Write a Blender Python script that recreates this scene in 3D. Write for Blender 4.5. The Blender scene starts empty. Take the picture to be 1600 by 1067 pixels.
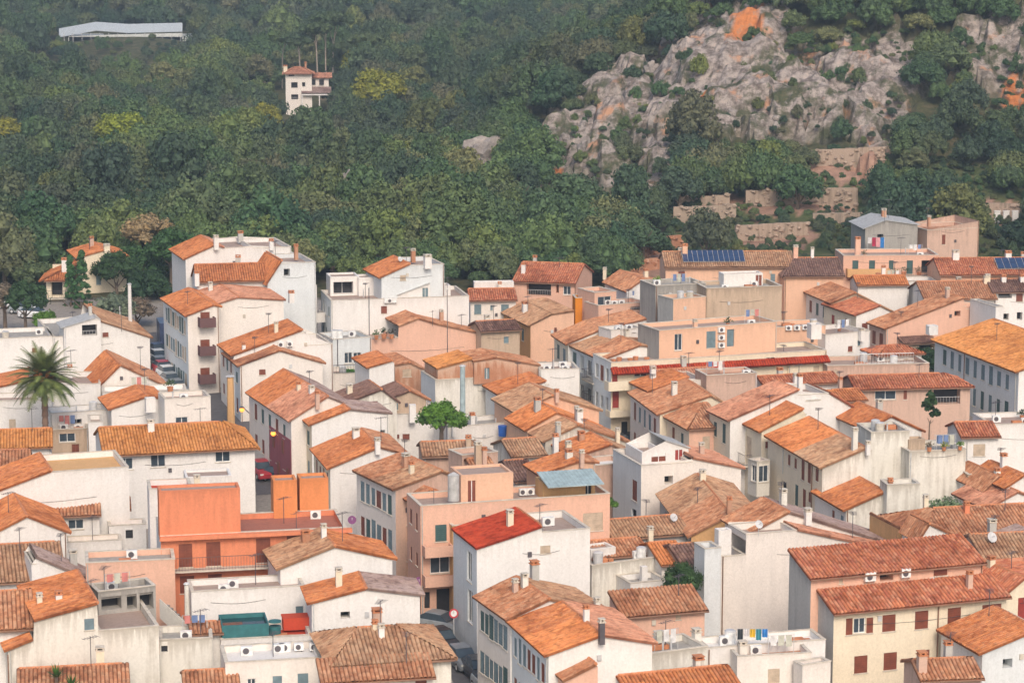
import bpy, math, random
import numpy as np
from mathutils import Vector, noise
random.seed(7); rng = np.random.default_rng(7)
sc = bpy.context.scene
# ------------------------------------------------------------ camera, light, exposure
F, CX, CY, CH = 4000.0, 800.0, 533.5, 55.0
PITCH = math.atan(683.5 / F)
cam_d = bpy.data.cameras.new('camera'); cam = bpy.data.objects.new('camera', cam_d)
sc.collection.objects.link(cam); sc.camera = cam
cam.location = (0, 0, CH); cam.rotation_euler = (math.pi / 2 - PITCH, 0, 0)
cam_d.sensor_width = 36; cam_d.lens = 36 * F / 1600; cam_d.clip_start = 1; cam_d.clip_end = 6000
world = bpy.data.worlds.new('World'); sc.world = world; world.use_nodes = True
wn = world.node_tree.nodes; wl = world.node_tree.links
SUN_EL, SUN_AZ = math.radians(40), math.radians(170)      # azimuth clockwise from +Y (view direction)
sky = wn.new('ShaderNodeTexSky'); sky.sky_type = 'NISHITA'; sky.sun_disc = False
sky.sun_elevation = SUN_EL; sky.sun_rotation = SUN_AZ; sky.air_density = 1.0; sky.dust_density = 4.0; sky.ozone_density = 1.0
wl.new(sky.outputs[0], wn['Background'].inputs[0]); wn['Background'].inputs[1].default_value = 0.138
sun_d = bpy.data.lights.new('sun', 'SUN'); sun = bpy.data.objects.new('sun', sun_d); sc.collection.objects.link(sun)
sun_d.energy = 1.3; sun_d.angle = math.radians(20); sun_d.color = (1.0, 0.86, 0.72)
sdir = Vector((math.sin(SUN_AZ) * math.cos(SUN_EL), math.cos(SUN_AZ) * math.cos(SUN_EL), math.sin(SUN_EL)))
sun.rotation_euler = sdir.to_track_quat('Z', 'Y').to_euler(); sun.location = sdir * 300
sc.view_settings.view_transform = 'Standard'; sc.view_settings.look = 'None'; sc.view_settings.gamma = 1
sc.view_settings.exposure = 0.42; sc.view_settings.use_curve_mapping = False
sc.render.engine = 'CYCLES'; sc.cycles.volume_bounces = 0; sc.cycles.max_bounces = 5; sc.cycles.diffuse_bounces = 3

# ------------------------------------------------------------ picture point -> place
FWD = Vector((0, math.cos(PITCH), -math.sin(PITCH))); UP = Vector((0, math.sin(PITCH), math.cos(PITCH))); CAM = Vector((0, 0, CH))
def ray(px, py): return (FWD + Vector((1, 0, 0)) * ((px - CX) / F) + UP * ((CY - py) / F))
def at_z(px, py, z):
    r = ray(px, py); k = (z - CH) / r.z
    return CAM + r * k
def at_d(px, py, D):
    r = ray(px, py); return CAM + r * (D / r.y)
def proj(p):
    d = Vector(p) - CAM; w = d.dot(FWD)
    return CX + F * d.x / w, CY - F * d.dot(UP) / w
def proj_np(X, Y, Z):
    dz = Z - CH; w = Y * FWD.y + dz * FWD.z
    return CX + F * X / w, CY - F * (Y * UP.y + dz * UP.z) / w

GD = [0, 240, 300, 340, 380, 430, 620, 800, 900, 1300, 2200]
GZ = [0, 0, 3, 4.5, 6, 6, 7, 13, 19, 70, 190]
HX = [-14, -7.5, 0, 12.5, 25, 31, 41, 60, 90, 150]
HZ = [0, 2, 11, 19, 24, 29, 34, 40, 44, 46]
def sstep(a, b, x):
    t = np.clip((x - a) / (b - a), 0, 1); return t * t * (3 - 2 * t)
def terrain_np(X, Y):
    g = np.interp(Y, GD, GZ)
    a = X / np.maximum(Y, 100) * 500
    hc = np.interp(a, HX, HZ)
    up = sstep(372, 510, Y)
    keep = sstep(30, 55, a)
    down = 1 - (1 - keep) * sstep(515, 640, Y)
    up2 = 1 + 0.35 * sstep(510, 700, Y) * keep
    wild = sstep(395, 470, Y)
    und = (np.sin(X * .043 + 1.3) * np.cos(Y * .031 + .5) * 3.2 + np.sin(X * .021 - Y * .026) * 3.5 + np.cos(X * .083 + Y * .05) * 1.6) * wild * (1 - .85 * up * (a > -14))
    bump = -6.5 * np.exp(-((X + 124) / 45) ** 4 - ((Y - 800) / 60) ** 4) - 4.0 * np.exp(-((X + 50) / 16) ** 4 - ((Y - 612) / 45) ** 4)
    return g + hc * up * down * up2 + und + bump
def gz(x, y): return float(terrain_np(np.array(float(x)), np.array(float(y))))
def on_ground(px, py, D0=340):
    r = ray(px, py); r = r / r.y; D = D0
    while D < 2000:
        p = CAM + r * D
        if p.z <= gz(p.x, p.y): return p
        D += 1.0
    return CAM + r * 900

# ------------------------------------------------------------ materials
MATS = {}
def newmat(n):
    m = bpy.data.materials.new(n); m.use_nodes = True
    return m, m.node_tree.nodes, m.node_tree.links, m.node_tree.nodes['Principled BSDF']
def c4(c): return (c[0], c[1], c[2], 1)
def ramp(N, stops):
    r = N.new('ShaderNodeValToRGB'); e = r.color_ramp.elements
    while len(e) < len(stops): e.new(0.5)
    for i, (p, c) in enumerate(stops): e[i].position = p; e[i].color = c4(c)
    return r
def plain(n, c, rough=0.8, metal=0.0, emit=None):
    if n in MATS: return MATS[n]
    m, N, L, B = newmat(n)
    B.inputs['Base Color'].default_value = c4(c); B.inputs['Roughness'].default_value = rough; B.inputs['Metallic'].default_value = metal
    if emit:
        B.inputs['Emission Color'].default_value = c4(emit[0]); B.inputs['Emission Strength'].default_value = emit[1]
    else:
        g = N.new('ShaderNodeNewGeometry'); t = N.new('ShaderNodeTexNoise'); t.inputs['Scale'].default_value = 2.3; t.inputs['Detail'].default_value = 5
        L.new(g.outputs['Position'], t.inputs['Vector'])
        r = ramp(N, [(0.3, [v * 0.78 for v in c]), (0.7, [min(1, v * 1.15) for v in c])])
        L.new(t.outputs['Fac'], r.inputs[0]); L.new(r.outputs[0], B.inputs['Base Color'])
    MATS[n] = m; return m
def plaster(n, c, dirt=0.35, dcol=None):
    if n in MATS: return MATS[n]
    m, N, L, B = newmat(n); B.inputs['Roughness'].default_value = 0.92; B.inputs['Specular IOR Level'].default_value = 0.15
    g = N.new('ShaderNodeNewGeometry')
    a = N.new('ShaderNodeTexNoise'); a.inputs['Scale'].default_value = 0.35; a.inputs['Detail'].default_value = 7; a.inputs['Roughness'].default_value = 0.65
    L.new(g.outputs['Position'], a.inputs['Vector'])
    mp = N.new('ShaderNodeMapping'); mp.inputs['Scale'].default_value = (2.2, 2.2, 0.16); L.new(g.outputs['Position'], mp.inputs['Vector'])
    s = N.new('ShaderNodeTexNoise'); s.inputs['Scale'].default_value = 1.0; s.inputs['Detail'].default_value = 5; L.new(mp.outputs[0], s.inputs['Vector'])
    f = N.new('ShaderNodeTexNoise'); f.inputs['Scale'].default_value = 6; f.inputs['Detail'].default_value = 6; L.new(g.outputs['Position'], f.inputs['Vector'])
    r1 = ramp(N, [(0.28, [v * 0.90 for v in c]), (0.72, [min(1, v * 1.05) for v in c])]); L.new(a.outputs['Fac'], r1.inputs[0])
    mu = N.new('ShaderNodeMath'); mu.operation = 'MULTIPLY'; L.new(s.outputs['Fac'], mu.inputs[0]); L.new(a.outputs['Fac'], mu.inputs[1])
    mr = N.new('ShaderNodeMapRange'); mr.inputs[1].default_value = 0.24; mr.inputs[2].default_value = 0.42; mr.inputs[3].default_value = 0; mr.inputs[4].default_value = dirt
    L.new(mu.outputs[0], mr.inputs[0])
    uv = N.new('ShaderNodeUVMap'); uv.uv_map = 'UVMap'; sx = N.new('ShaderNodeSeparateXYZ'); L.new(uv.outputs[0], sx.inputs[0])
    mp2 = N.new('ShaderNodeMapping'); mp2.inputs['Scale'].default_value = (3.5, 3.5, 0.05); L.new(g.outputs['Position'], mp2.inputs['Vector'])
    s2 = N.new('ShaderNodeTexNoise'); s2.inputs['Scale'].default_value = 1.0; s2.inputs['Detail'].default_value = 4; L.new(mp2.outputs[0], s2.inputs['Vector'])
    ln = N.new('ShaderNodeMapRange'); ln.inputs[1].default_value = .35; ln.inputs[2].default_value = .75; ln.inputs[3].default_value = .15; ln.inputs[4].default_value = 2.4; L.new(s2.outputs['Fac'], ln.inputs[0])
    dv = N.new('ShaderNodeMath'); dv.operation = 'DIVIDE'; L.new(sx.outputs[1], dv.inputs[0]); L.new(ln.outputs[0], dv.inputs[1])
    fd = N.new('ShaderNodeMapRange'); fd.inputs[1].default_value = 0; fd.inputs[2].default_value = 1; fd.inputs[3].default_value = min(.85, dirt * 1.25); fd.inputs[4].default_value = 0; L.new(dv.outputs[0], fd.inputs[0])
    mm = N.new('ShaderNodeMath'); mm.operation = 'MAXIMUM'; L.new(mr.outputs[0], mm.inputs[0]); L.new(fd.outputs[0], mm.inputs[1]); mr = mm
    mx = N.new('ShaderNodeMix'); mx.data_type = 'RGBA'; L.new(mr.outputs[0], mx.inputs[0]); L.new(r1.outputs[0], mx.inputs[6])
    mx.inputs[7].default_value = c4(dcol or [v * 0.62 for v in c])
    m2 = N.new('ShaderNodeMix'); m2.data_type = 'RGBA'; m2.blend_type = 'MULTIPLY'; m2.inputs[0].default_value = 1
    r3 = ramp(N, [(0.3, (.90, .90, .89)), (0.62, (1, 1, 1))]); L.new(f.outputs['Fac'], r3.inputs[0])
    L.new(mx.outputs[2], m2.inputs[6]); L.new(r3.outputs[0], m2.inputs[7]); L.new(m2.outputs[2], B.inputs['Base Color'])
    bp = N.new('ShaderNodeBump'); bp.inputs['Strength'].default_value = 0.25; bp.inputs['Distance'].default_value = 0.04
    L.new(f.outputs['Fac'], bp.inputs['Height']); L.new(bp.outputs[0], B.inputs['Normal'])
    MATS[n] = m; return m
def tiles(n, cols, patch, amt=0.5, lichen=0.25):
    m, N, L, B = newmat(n); B.inputs['Roughness'].default_value = 0.85; B.inputs['Specular IOR Level'].default_value = 0.2
    uv = N.new('ShaderNodeUVMap'); uv.uv_map = 'UVMap'
    v = N.new('ShaderNodeVectorMath'); v.operation = 'MULTIPLY'; v.inputs[1].default_value = (1 / 0.28, 1 / 0.42, 0); L.new(uv.outputs[0], v.inputs[0])
    fl = N.new('ShaderNodeVectorMath'); fl.operation = 'FLOOR'; L.new(v.outputs[0], fl.inputs[0])
    g = N.new('ShaderNodeNewGeometry')
    w = N.new('ShaderNodeTexWhiteNoise'); w.noise_dimensions = '2D'; L.new(fl.outputs[0], w.inputs['Vector'])
    k = len(cols); r = ramp(N, [(i / (k - 1), cc) for i, cc in enumerate(cols)]); L.new(w.outputs['Value'], r.inputs[0])
    a = N.new('ShaderNodeTexNoise'); a.inputs['Scale'].default_value = 0.45; a.inputs['Detail'].default_value = 8; a.inputs['Roughness'].default_value = 0.7; L.new(g.outputs['Position'], a.inputs['Vector'])
    mr = N.new('ShaderNodeMapRange'); mr.inputs[1].default_value = 0.42; mr.inputs[2].default_value = 0.68; mr.inputs[4].default_value = amt; L.new(a.outputs['Fac'], mr.inputs[0])
    mx = N.new('ShaderNodeMix'); mx.data_type = 'RGBA'; L.new(mr.outputs[0], mx.inputs[0]); L.new(r.outputs[0], mx.inputs[6]); mx.inputs[7].default_value = c4(patch)
    b = N.new('ShaderNodeTexNoise'); b.inputs['Scale'].default_value = 5.0; b.inputs['Detail'].default_value = 5; L.new(g.outputs['Position'], b.inputs['Vector'])
    mr2 = N.new('ShaderNodeMapRange'); mr2.inputs[1].default_value = 0.52; mr2.inputs[2].default_value = 0.7; mr2.inputs[4].default_value = lichen; L.new(b.outputs['Fac'], mr2.inputs[0])
    m3 = N.new('ShaderNodeMix'); m3.data_type = 'RGBA'; L.new(mr2.outputs[0], m3.inputs[0]); L.new(mx.outputs[2], m3.inputs[6]); m3.inputs[7].default_value = c4((.50, .40, .28))
    c = N.new('ShaderNodeTexNoise'); c.inputs['Scale'].default_value = 2.2; c.inputs['Detail'].default_value = 6; L.new(g.outputs['Position'], c.inputs['Vector'])
    r4 = ramp(N, [(0.32, (.55, .50, .48)), (0.52, (1, 1, 1))]); L.new(c.outputs['Fac'], r4.inputs[0])
    e = N.new('ShaderNodeTexNoise'); e.inputs['Scale'].default_value = .22; e.inputs['Detail'].default_value = 9; e.inputs['Roughness'].default_value = .72; e.inputs['Distortion'].default_value = .6; L.new(g.outputs['Position'], e.inputs['Vector'])
    r6 = ramp(N, [(.36, (.58, .50, .48)), (.46, (.88, .84, .80)), (.56, (1, 1, 1)), (.68, (1.12, 1.10, 1.0))]); L.new(e.outputs['Fac'], r6.inputs[0])
    m6 = N.new('ShaderNodeMix'); m6.data_type = 'RGBA'; m6.blend_type = 'MULTIPLY'; m6.inputs[0].default_value = 1; L.new(m3.outputs[2], m6.inputs[6]); L.new(r6.outputs[0], m6.inputs[7]); m3 = m6
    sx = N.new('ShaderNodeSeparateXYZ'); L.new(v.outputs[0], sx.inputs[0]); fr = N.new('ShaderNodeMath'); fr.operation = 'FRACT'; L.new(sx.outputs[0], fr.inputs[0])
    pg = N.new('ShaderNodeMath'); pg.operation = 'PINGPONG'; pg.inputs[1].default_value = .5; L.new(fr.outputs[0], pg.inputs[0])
    rc = ramp(N, [(.04, (.42, .38, .36)), (.16, (1, 1, 1))]); L.new(pg.outputs[0], rc.inputs[0])  # shade in the valleys between tile ribs, painted into the colour
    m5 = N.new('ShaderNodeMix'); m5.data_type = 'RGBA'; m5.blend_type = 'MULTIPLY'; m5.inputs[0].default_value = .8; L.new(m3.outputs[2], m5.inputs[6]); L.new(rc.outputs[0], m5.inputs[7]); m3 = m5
    m4 = N.new('ShaderNodeMix'); m4.data_type = 'RGBA'; m4.blend_type = 'MULTIPLY'; m4.inputs[0].default_value = 0.9
    L.new(m3.outputs[2], m4.inputs[6]); L.new(r4.outputs[0], m4.inputs[7]); L.new(m4.outputs[2], B.inputs['Base Color'])
    MATS[n] = m; return m
# plaster colours
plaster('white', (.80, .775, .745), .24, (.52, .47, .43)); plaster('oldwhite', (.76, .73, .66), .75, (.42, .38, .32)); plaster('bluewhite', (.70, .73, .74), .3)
plaster('cream', (.80, .70, .54), .25); plaster('warmwhite', (.81, .75, .69), .22); plaster('pink', (.76, .47, .35), .25); plaster('peach', (.78, .49, .34), .3)
plaster('salmon', (.72, .26, .14), .45); plaster('deeporange', (.74, .28, .11), .4); plaster('orangewall', (.76, .27, .03), .3); plaster('tan', (.55, .42, .31), .7); plaster('pinktan', (.62, .43, .34), .6)
plaster('grey', (.50, .49, .46), .6); plaster('concrete', (.40, .38, .35), .8); plaster('ochre', (.70, .42, .20), .4); plaster('lamp_tint', (.33, .11, .13), .4); plaster('redfloor', (.42, .17, .12), .5); plaster('balred', (.16, .09, .09), .3); plaster('stone', (.40, .31, .24), .9, (.20, .16, .13))
plaster('terrace', (.42, .32, .27), .6); plaster('redpaint', (.55, .08, .04), .2); plaster('brick', (.45, .22, .13), .8, (.62, .45, .34))
T = {}
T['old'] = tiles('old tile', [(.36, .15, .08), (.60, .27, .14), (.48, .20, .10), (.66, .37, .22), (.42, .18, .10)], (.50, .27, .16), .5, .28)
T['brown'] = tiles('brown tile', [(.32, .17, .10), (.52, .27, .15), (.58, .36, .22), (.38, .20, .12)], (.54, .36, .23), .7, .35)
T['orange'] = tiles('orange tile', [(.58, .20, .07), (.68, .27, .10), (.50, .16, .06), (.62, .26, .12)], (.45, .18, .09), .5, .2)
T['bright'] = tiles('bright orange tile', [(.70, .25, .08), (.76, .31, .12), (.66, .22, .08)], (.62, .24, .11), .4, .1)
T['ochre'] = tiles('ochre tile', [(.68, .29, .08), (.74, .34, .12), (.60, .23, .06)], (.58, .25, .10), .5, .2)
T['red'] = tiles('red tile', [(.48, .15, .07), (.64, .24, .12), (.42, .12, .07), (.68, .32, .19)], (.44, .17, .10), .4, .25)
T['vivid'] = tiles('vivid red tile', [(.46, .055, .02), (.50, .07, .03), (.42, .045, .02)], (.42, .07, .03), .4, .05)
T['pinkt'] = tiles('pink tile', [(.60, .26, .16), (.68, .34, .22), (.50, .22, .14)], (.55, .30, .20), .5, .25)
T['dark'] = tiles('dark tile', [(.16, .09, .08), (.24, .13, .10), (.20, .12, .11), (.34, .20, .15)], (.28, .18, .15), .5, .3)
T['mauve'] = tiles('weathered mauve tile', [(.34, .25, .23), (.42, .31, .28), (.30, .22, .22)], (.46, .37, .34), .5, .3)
T['metal'] = plain('blue grey sheet', (.36, .46, .48), .5)
T['greysheet'] = plain('grey sheet', (.46, .46, .45), .6)
dark = plain('dark interior', (.03, .03, .035), .9); glass = plain('window glass', (.05, .07, .09), .12)
frame_w = plain('white frame', (.75, .75, .73), .6); brownsh = plain('brown shutter', (.20, .055, .03), .6); greensh = plain('green shutter', (.05, .11, .11), .6)
bluesh = plain('grey blue shutter', (.15, .22, .25), .6); tansh = plain('tan shutter', (.50, .40, .30), .7); redsh = plain('red shutter', (.30, .04, .03), .6)
sillm = plain('stone sill', (.60, .54, .45), .8); metal = plain('dark metal', (.10, .09, .10), .5); railm = plain('pale railing', (.55, .55, .55), .5)
pipem = plain('brown pipe', (.25, .14, .09), .5); whitem = plain('white enamel', (.80, .80, .78), .4); floorm = MATS['terrace']; potm = plain('terracotta', (.55, .22, .10), .8)

# ------------------------------------------------------------ mesh building
COL = sc.collection
class MB:
    def __init__(s): s.v = []; s.f = []; s.uv = None; s.m = []
    def q(s, pts, mi=0):
        n = len(s.v); s.v += [tuple(p) for p in pts]; s.f.append(tuple(range(n, n + len(pts)))); s.m.append(mi)
    def box(s, o, u, v, w, mi=0):
        o = Vector(o); u = Vector(u); v = Vector(v); w = Vector(w)
        p = [o, o + u, o + u + v, o + v, o + w, o + u + w, o + u + v + w, o + v + w]; n = len(s.v); s.v += [tuple(a) for a in p]
        fs = [(0, 3, 2, 1), (4, 5, 6, 7), (0, 1, 5, 4), (1, 2, 6, 5), (2, 3, 7, 6), (3, 0, 4, 7)]
        if u.cross(v).dot(w) < 0: fs = [f[::-1] for f in fs]
        s.f += [tuple(n + i for i in f) for f in fs]; s.m += [mi] * 6
    def tube(s, a, b, r0, r1=None, k=6, mi=0, cap=True):
        a = Vector(a); b = Vector(b); r1 = r0 if r1 is None else r1; d = (b - a).normalized()
        x = d.orthogonal().normalized(); y = d.cross(x); n = len(s.v)
        for p, r in ((a, r0), (b, r1)):
            for i in range(k):
                t = 2 * math.pi * i / k; s.v.append(tuple(p + (x * math.cos(t) + y * math.sin(t)) * r))
        for i in range(k): j = (i + 1) % k; s.f.append((n + i, n + j, n + k + j, n + k + i)); s.m.append(mi)
        if cap: s.f.append(tuple(n + i for i in range(k))[::-1]); s.m.append(mi); s.f.append(tuple(n + k + i for i in range(k))); s.m.append(mi)
    def ball(s, c, r, mi=0, k=7, sz=1.0, jit=0.0):
        n = len(s.v); c = Vector(c); rings = 5
        for i in range(rings + 1):
            ph = math.pi * i / rings
            for j in range(k):
                t = 2 * math.pi * j / k; rr = r * (1 + random.uniform(-jit, jit))
                s.v.append((c.x + rr * math.sin(ph) * math.cos(t), c.y + rr * math.sin(ph) * math.sin(t), c.z + rr * sz * math.cos(ph)))
        for i in range(rings):
            for j in range(k):
                j2 = (j + 1) % k; s.f.append((n + i * k + j, n + (i + 1) * k + j, n + (i + 1) * k + j2, n + i * k + j2)); s.m.append(mi)
    def build(s, name, mats, parent=None, root=None, smooth=False):
        me = bpy.data.meshes.new(name)
        vs = s.v
        if root is not None:
            inv = root['_inv']; vs = [(inv[0] * (x - inv[2]) + inv[1] * (y - inv[3]), -inv[1] * (x - inv[2]) + inv[0] * (y - inv[3]), z - inv[4]) for x, y, z in vs]
        me.from_pydata(vs, [], s.f)
        if not isinstance(mats, (list, tuple)): mats = [mats]
        for m in mats: me.materials.append(m)
        if len(mats) > 1: me.polygons.foreach_set('material_index', s.m)
        if s.uv is None and any(m_.name in MATS for m_ in mats): s.uv = [(0, 3)] * len(s.v)
        if s.uv:
            l = me.uv_layers.new(name='UVMap'); co = np.array([s.uv[vi] for f in s.f for vi in f], dtype=np.float32).ravel(); l.data.foreach_set('uv', co)
        if smooth: me.polygons.foreach_set('use_smooth', [True] * len(me.polygons))
        o = bpy.data.objects.new(name, me); COL.objects.link(o)
        if parent is not None: o.parent = parent
        return o
def tag(o, label=None, cat=None, group=None, kind=None):
    if label: o['label'] = label
    if cat: o['category'] = cat
    if group: o['group'] = group
    if kind: o['kind'] = kind
    return o
ROOTS = []; HOUSES = []
def empty(name, loc, th, label, cat, group=None):
    o = bpy.data.objects.new(name, None); COL.objects.link(o); o.location = loc; o.rotation_euler = (0, 0, th); o.empty_display_size = .5
    o['_inv'] = [math.cos(th), math.sin(th), loc[0], loc[1], loc[2]]; ROOTS.append(o)
    return tag(o, label, cat, group)

TH = math.radians(18)
def corr_patch(mb, O, e, L, d, R, iL=0.0, iR=0.0, thick=0.14, per=0.28, amp=0.11):
    """barrel tiled slope: O eave corner, e eave direction, L eave length, d up-slope direction, R slope length; iL, iR hip insets at the top"""
    O = Vector(O); n = e.cross(d).normalized()
    if n.z < 0: n = -n
    if mb.uv is None: mb.uv = []
    hs = [0, .8, 1.0, .8]; nc = max(4, int(round(L / per)) * 4); rows = max(1, int(R / 0.85))
    base = len(mb.v); ur = per * random.randrange(600)
    sag = random.uniform(0.0, 0.05)
    for i in range(nc + 1):
        s = L * i / nc; tm = R
        if iL > 0: tm = min(tm, R * s / iL)
        if iR > 0: tm = min(tm, R * (L - s) / iR)
        if i % 4 == 0: jit = random.uniform(-.02, .02)
        for j in range(rows + 1):
            t = tm * j / rows
            h = amp * hs[i % 4] + thick + jit + .012 * ((j * 7 + i // 4 * 3) % 3 - 1) - sag * math.sin(math.pi * j / rows) * math.sin(math.pi * i / nc) * 2
            mb.v.append(tuple(O + e * s + d * t + n * h)); mb.uv.append((s * per * round(nc / 4) / L + ur, t + ur))
    for i in range(nc):
        for j in range(rows):
            a = base + i * (rows + 1) + j; b = a + rows + 1
            f = (a, b, b + 1, a + 1)
            mb.f.append(f); mb.m.append(0)
    # slab below and fascia
    k = len(mb.v)
    P = [O, O + e * L, O + e * (L - iR) + d * R, O + e * iL + d * R]
    for p in P: mb.v.append(tuple(p)); mb.uv.append((ur, ur))
    for p in P: mb.v.append(tuple(p + n * (thick + .02))); mb.uv.append((ur, ur))
    mb.f.append((k + 3, k + 2, k + 1, k)); mb.m.append(0)
    for a in range(4):
        b = (a + 1) % 4
        if (Vector(mb.v[k + a]) - Vector(mb.v[k + b])).length > .05: mb.f.append((k + a, k + b, k + 4 + b, k + 4 + a)); mb.m.append(0)

def cut_wall(mb, P0, ax, prof, z0, openings, inn, rev=0.2):
    """vertical wall: P0 start, ax unit direction, prof [(s,z)], base z0, openings [(s0,s1,z0,z1,depth)], inn inward unit vector"""
    ss = sorted(set([round(p[0], 3) for p in prof] + [round(v, 3) for o in openings for v in o[:2]]))
    zs = sorted(set([round(z0, 3)] + [round(v, 3) for o in openings for v in o[2:4]])) + [1e3]
    xs = [p[0] for p in prof]; zz = [p[1] for p in prof]
    def top(s, side):
        q = s + side * 2e-3
        for i in range(len(xs) - 1):
            if xs[i] <= q <= xs[i + 1]: return zz[i] + (zz[i + 1] - zz[i]) * (s - xs[i]) / (xs[i + 1] - xs[i])
        return zz[-1] if q > xs[-1] else zz[0]
    def P(s, z): return (P0.x + ax.x * s, P0.y + ax.y * s, z)
    if mb.uv is None: mb.uv = []
    for a, b in zip(ss, ss[1:]):
        if b - a < 2e-3 or a < xs[0] - 1e-3 or b > xs[-1] + 1e-3: continue
        ta, tb = top(a, 1), top(b, -1); m = (a + b) / 2
        for za, zb in zip(zs, zs[1:]):
            mz = (za + min(zb, max(ta, tb))) / 2
            if any(o[0] < m < o[1] and o[2] < mz < o[3] for o in openings): continue
            q = [P(a, min(za, ta)), P(b, min(za, tb)), P(b, min(zb, tb)), P(a, min(zb, ta))]
            if q[3][2] - q[0][2] < 1e-3 and q[2][2] - q[1][2] < 1e-3: continue
            mb.q(q); mb.uv += [(a, ta - q[0][2]), (b, tb - q[1][2]), (b, tb - q[2][2]), (a, ta - q[3][2])]
    for o in openings:
        a, b, c, d, dp = o; I = inn * dp
        A, Bp, C, Dd = Vector(P(a, c)), Vector(P(b, c)), Vector(P(b, d)), Vector(P(a, d))
        for p, q in ((A, Bp), (Bp, C), (C, Dd), (Dd, A)): mb.q([p, q, q + I, p + I]); mb.uv += [(0, 3)] * 4

WT = {  # window kinds: (part name, material, recess depth, glass bars)
 'd': ('window', glass, .16), 'x': ('shutter', brownsh, .06), 'g': ('shutter', greensh, .06), 'b': ('shutter', bluesh, .06), 't': ('shutter', tansh, .06), 'r': ('shutter', redsh, .06),
 'o': ('opening', dark, 1.1), 'D': ('door', brownsh, .14), 'G': ('door', bluesh, .14), 'K': ('door', dark, .2)}
def window_parts(root, P0, ax, inn, o, kind):
    nm, mat, dp = WT[kind]; a, b, c, d = o[:4]
    def P(s, z, t=0.0): return Vector((P0.x, P0.y, 0)) + ax * s + inn * t + Vector((0, 0, z))
    w = b - a; h = d - c; Z = Vector((0, 0, 1)); e = .004
    mb = MB()
    if kind in 'oK':
        mb.box(P(a + e, c + e, dp - .03), ax * (w - 2 * e), inn * .03, Z * (h - 2 * e)); ob = mb.build(nm, mat, root, root)
        if kind == 'o' and w > 1.6:
            r = MB(); r.tube(P(a + .02, c + min(1.0, h * .45), .1), P(b - .02, c + min(1.0, h * .45), .1), .03, k=4)
            k = int(w / .3)
            for i in range(k): r.tube(P(a + w * (i + .5) / k, c + .01, .1), P(a + w * (i + .5) / k, c + min(1.0, h * .45), .1), .015, k=4)
            r.build('railing', railm, ob, root)
        return ob
    if kind == 'd':
        mb.box(P(a + e, c + e, dp - .03), ax * (w - 2 * e), inn * .03, Z * (h - 2 * e)); ob = mb.build(nm, mat, root, root)
        f = MB(); fw = .06
        f.box(P(a + e, c + e, dp - .08), ax * fw, inn * .045, Z * (h - 2 * e)); f.box(P(b - e - fw, c + e, dp - .08), ax * fw, inn * .045, Z * (h - 2 * e))
        f.box(P(a + e + fw, c + e, dp - .08), ax * (w - 2 * e - 2 * fw), inn * .045, Z * fw); f.box(P(a + e + fw, d - e - fw, dp - .08), ax * (w - 2 * e - 2 * fw), inn * .045, Z * fw)
        f.box(P(a + w / 2 - fw / 2, c + fw + e, dp - .078), ax * fw, inn * .04, Z * (h - 2 * fw - 2 * e)); f.build('frame', frame_w, ob, root)
    else:
        hw = w / 2 - e * 1.5
        for i in range(2):
            s0 = a + e + i * (hw + e); mb.box(P(s0, c + e, dp - .03), ax * hw, inn * .04, Z * (h - 2 * e))
            if w > .7:
                k = 7
                for j in range(k): mb.box(P(s0 + .07, c + .06 + (h - .16) * j / k, dp - .045), ax * (hw - .14), inn * .014, Z * ((h - .16) / k * .55))
        ob = mb.build(nm, mat, root, root)
    if nm != 'door':
        s = MB(); s.box(P(a - .06, c - .07, -.07), ax * (w + .12), inn * (.07 - .003), Z * .07); s.build('sill', sillm, ob, root)
    return ob

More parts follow.
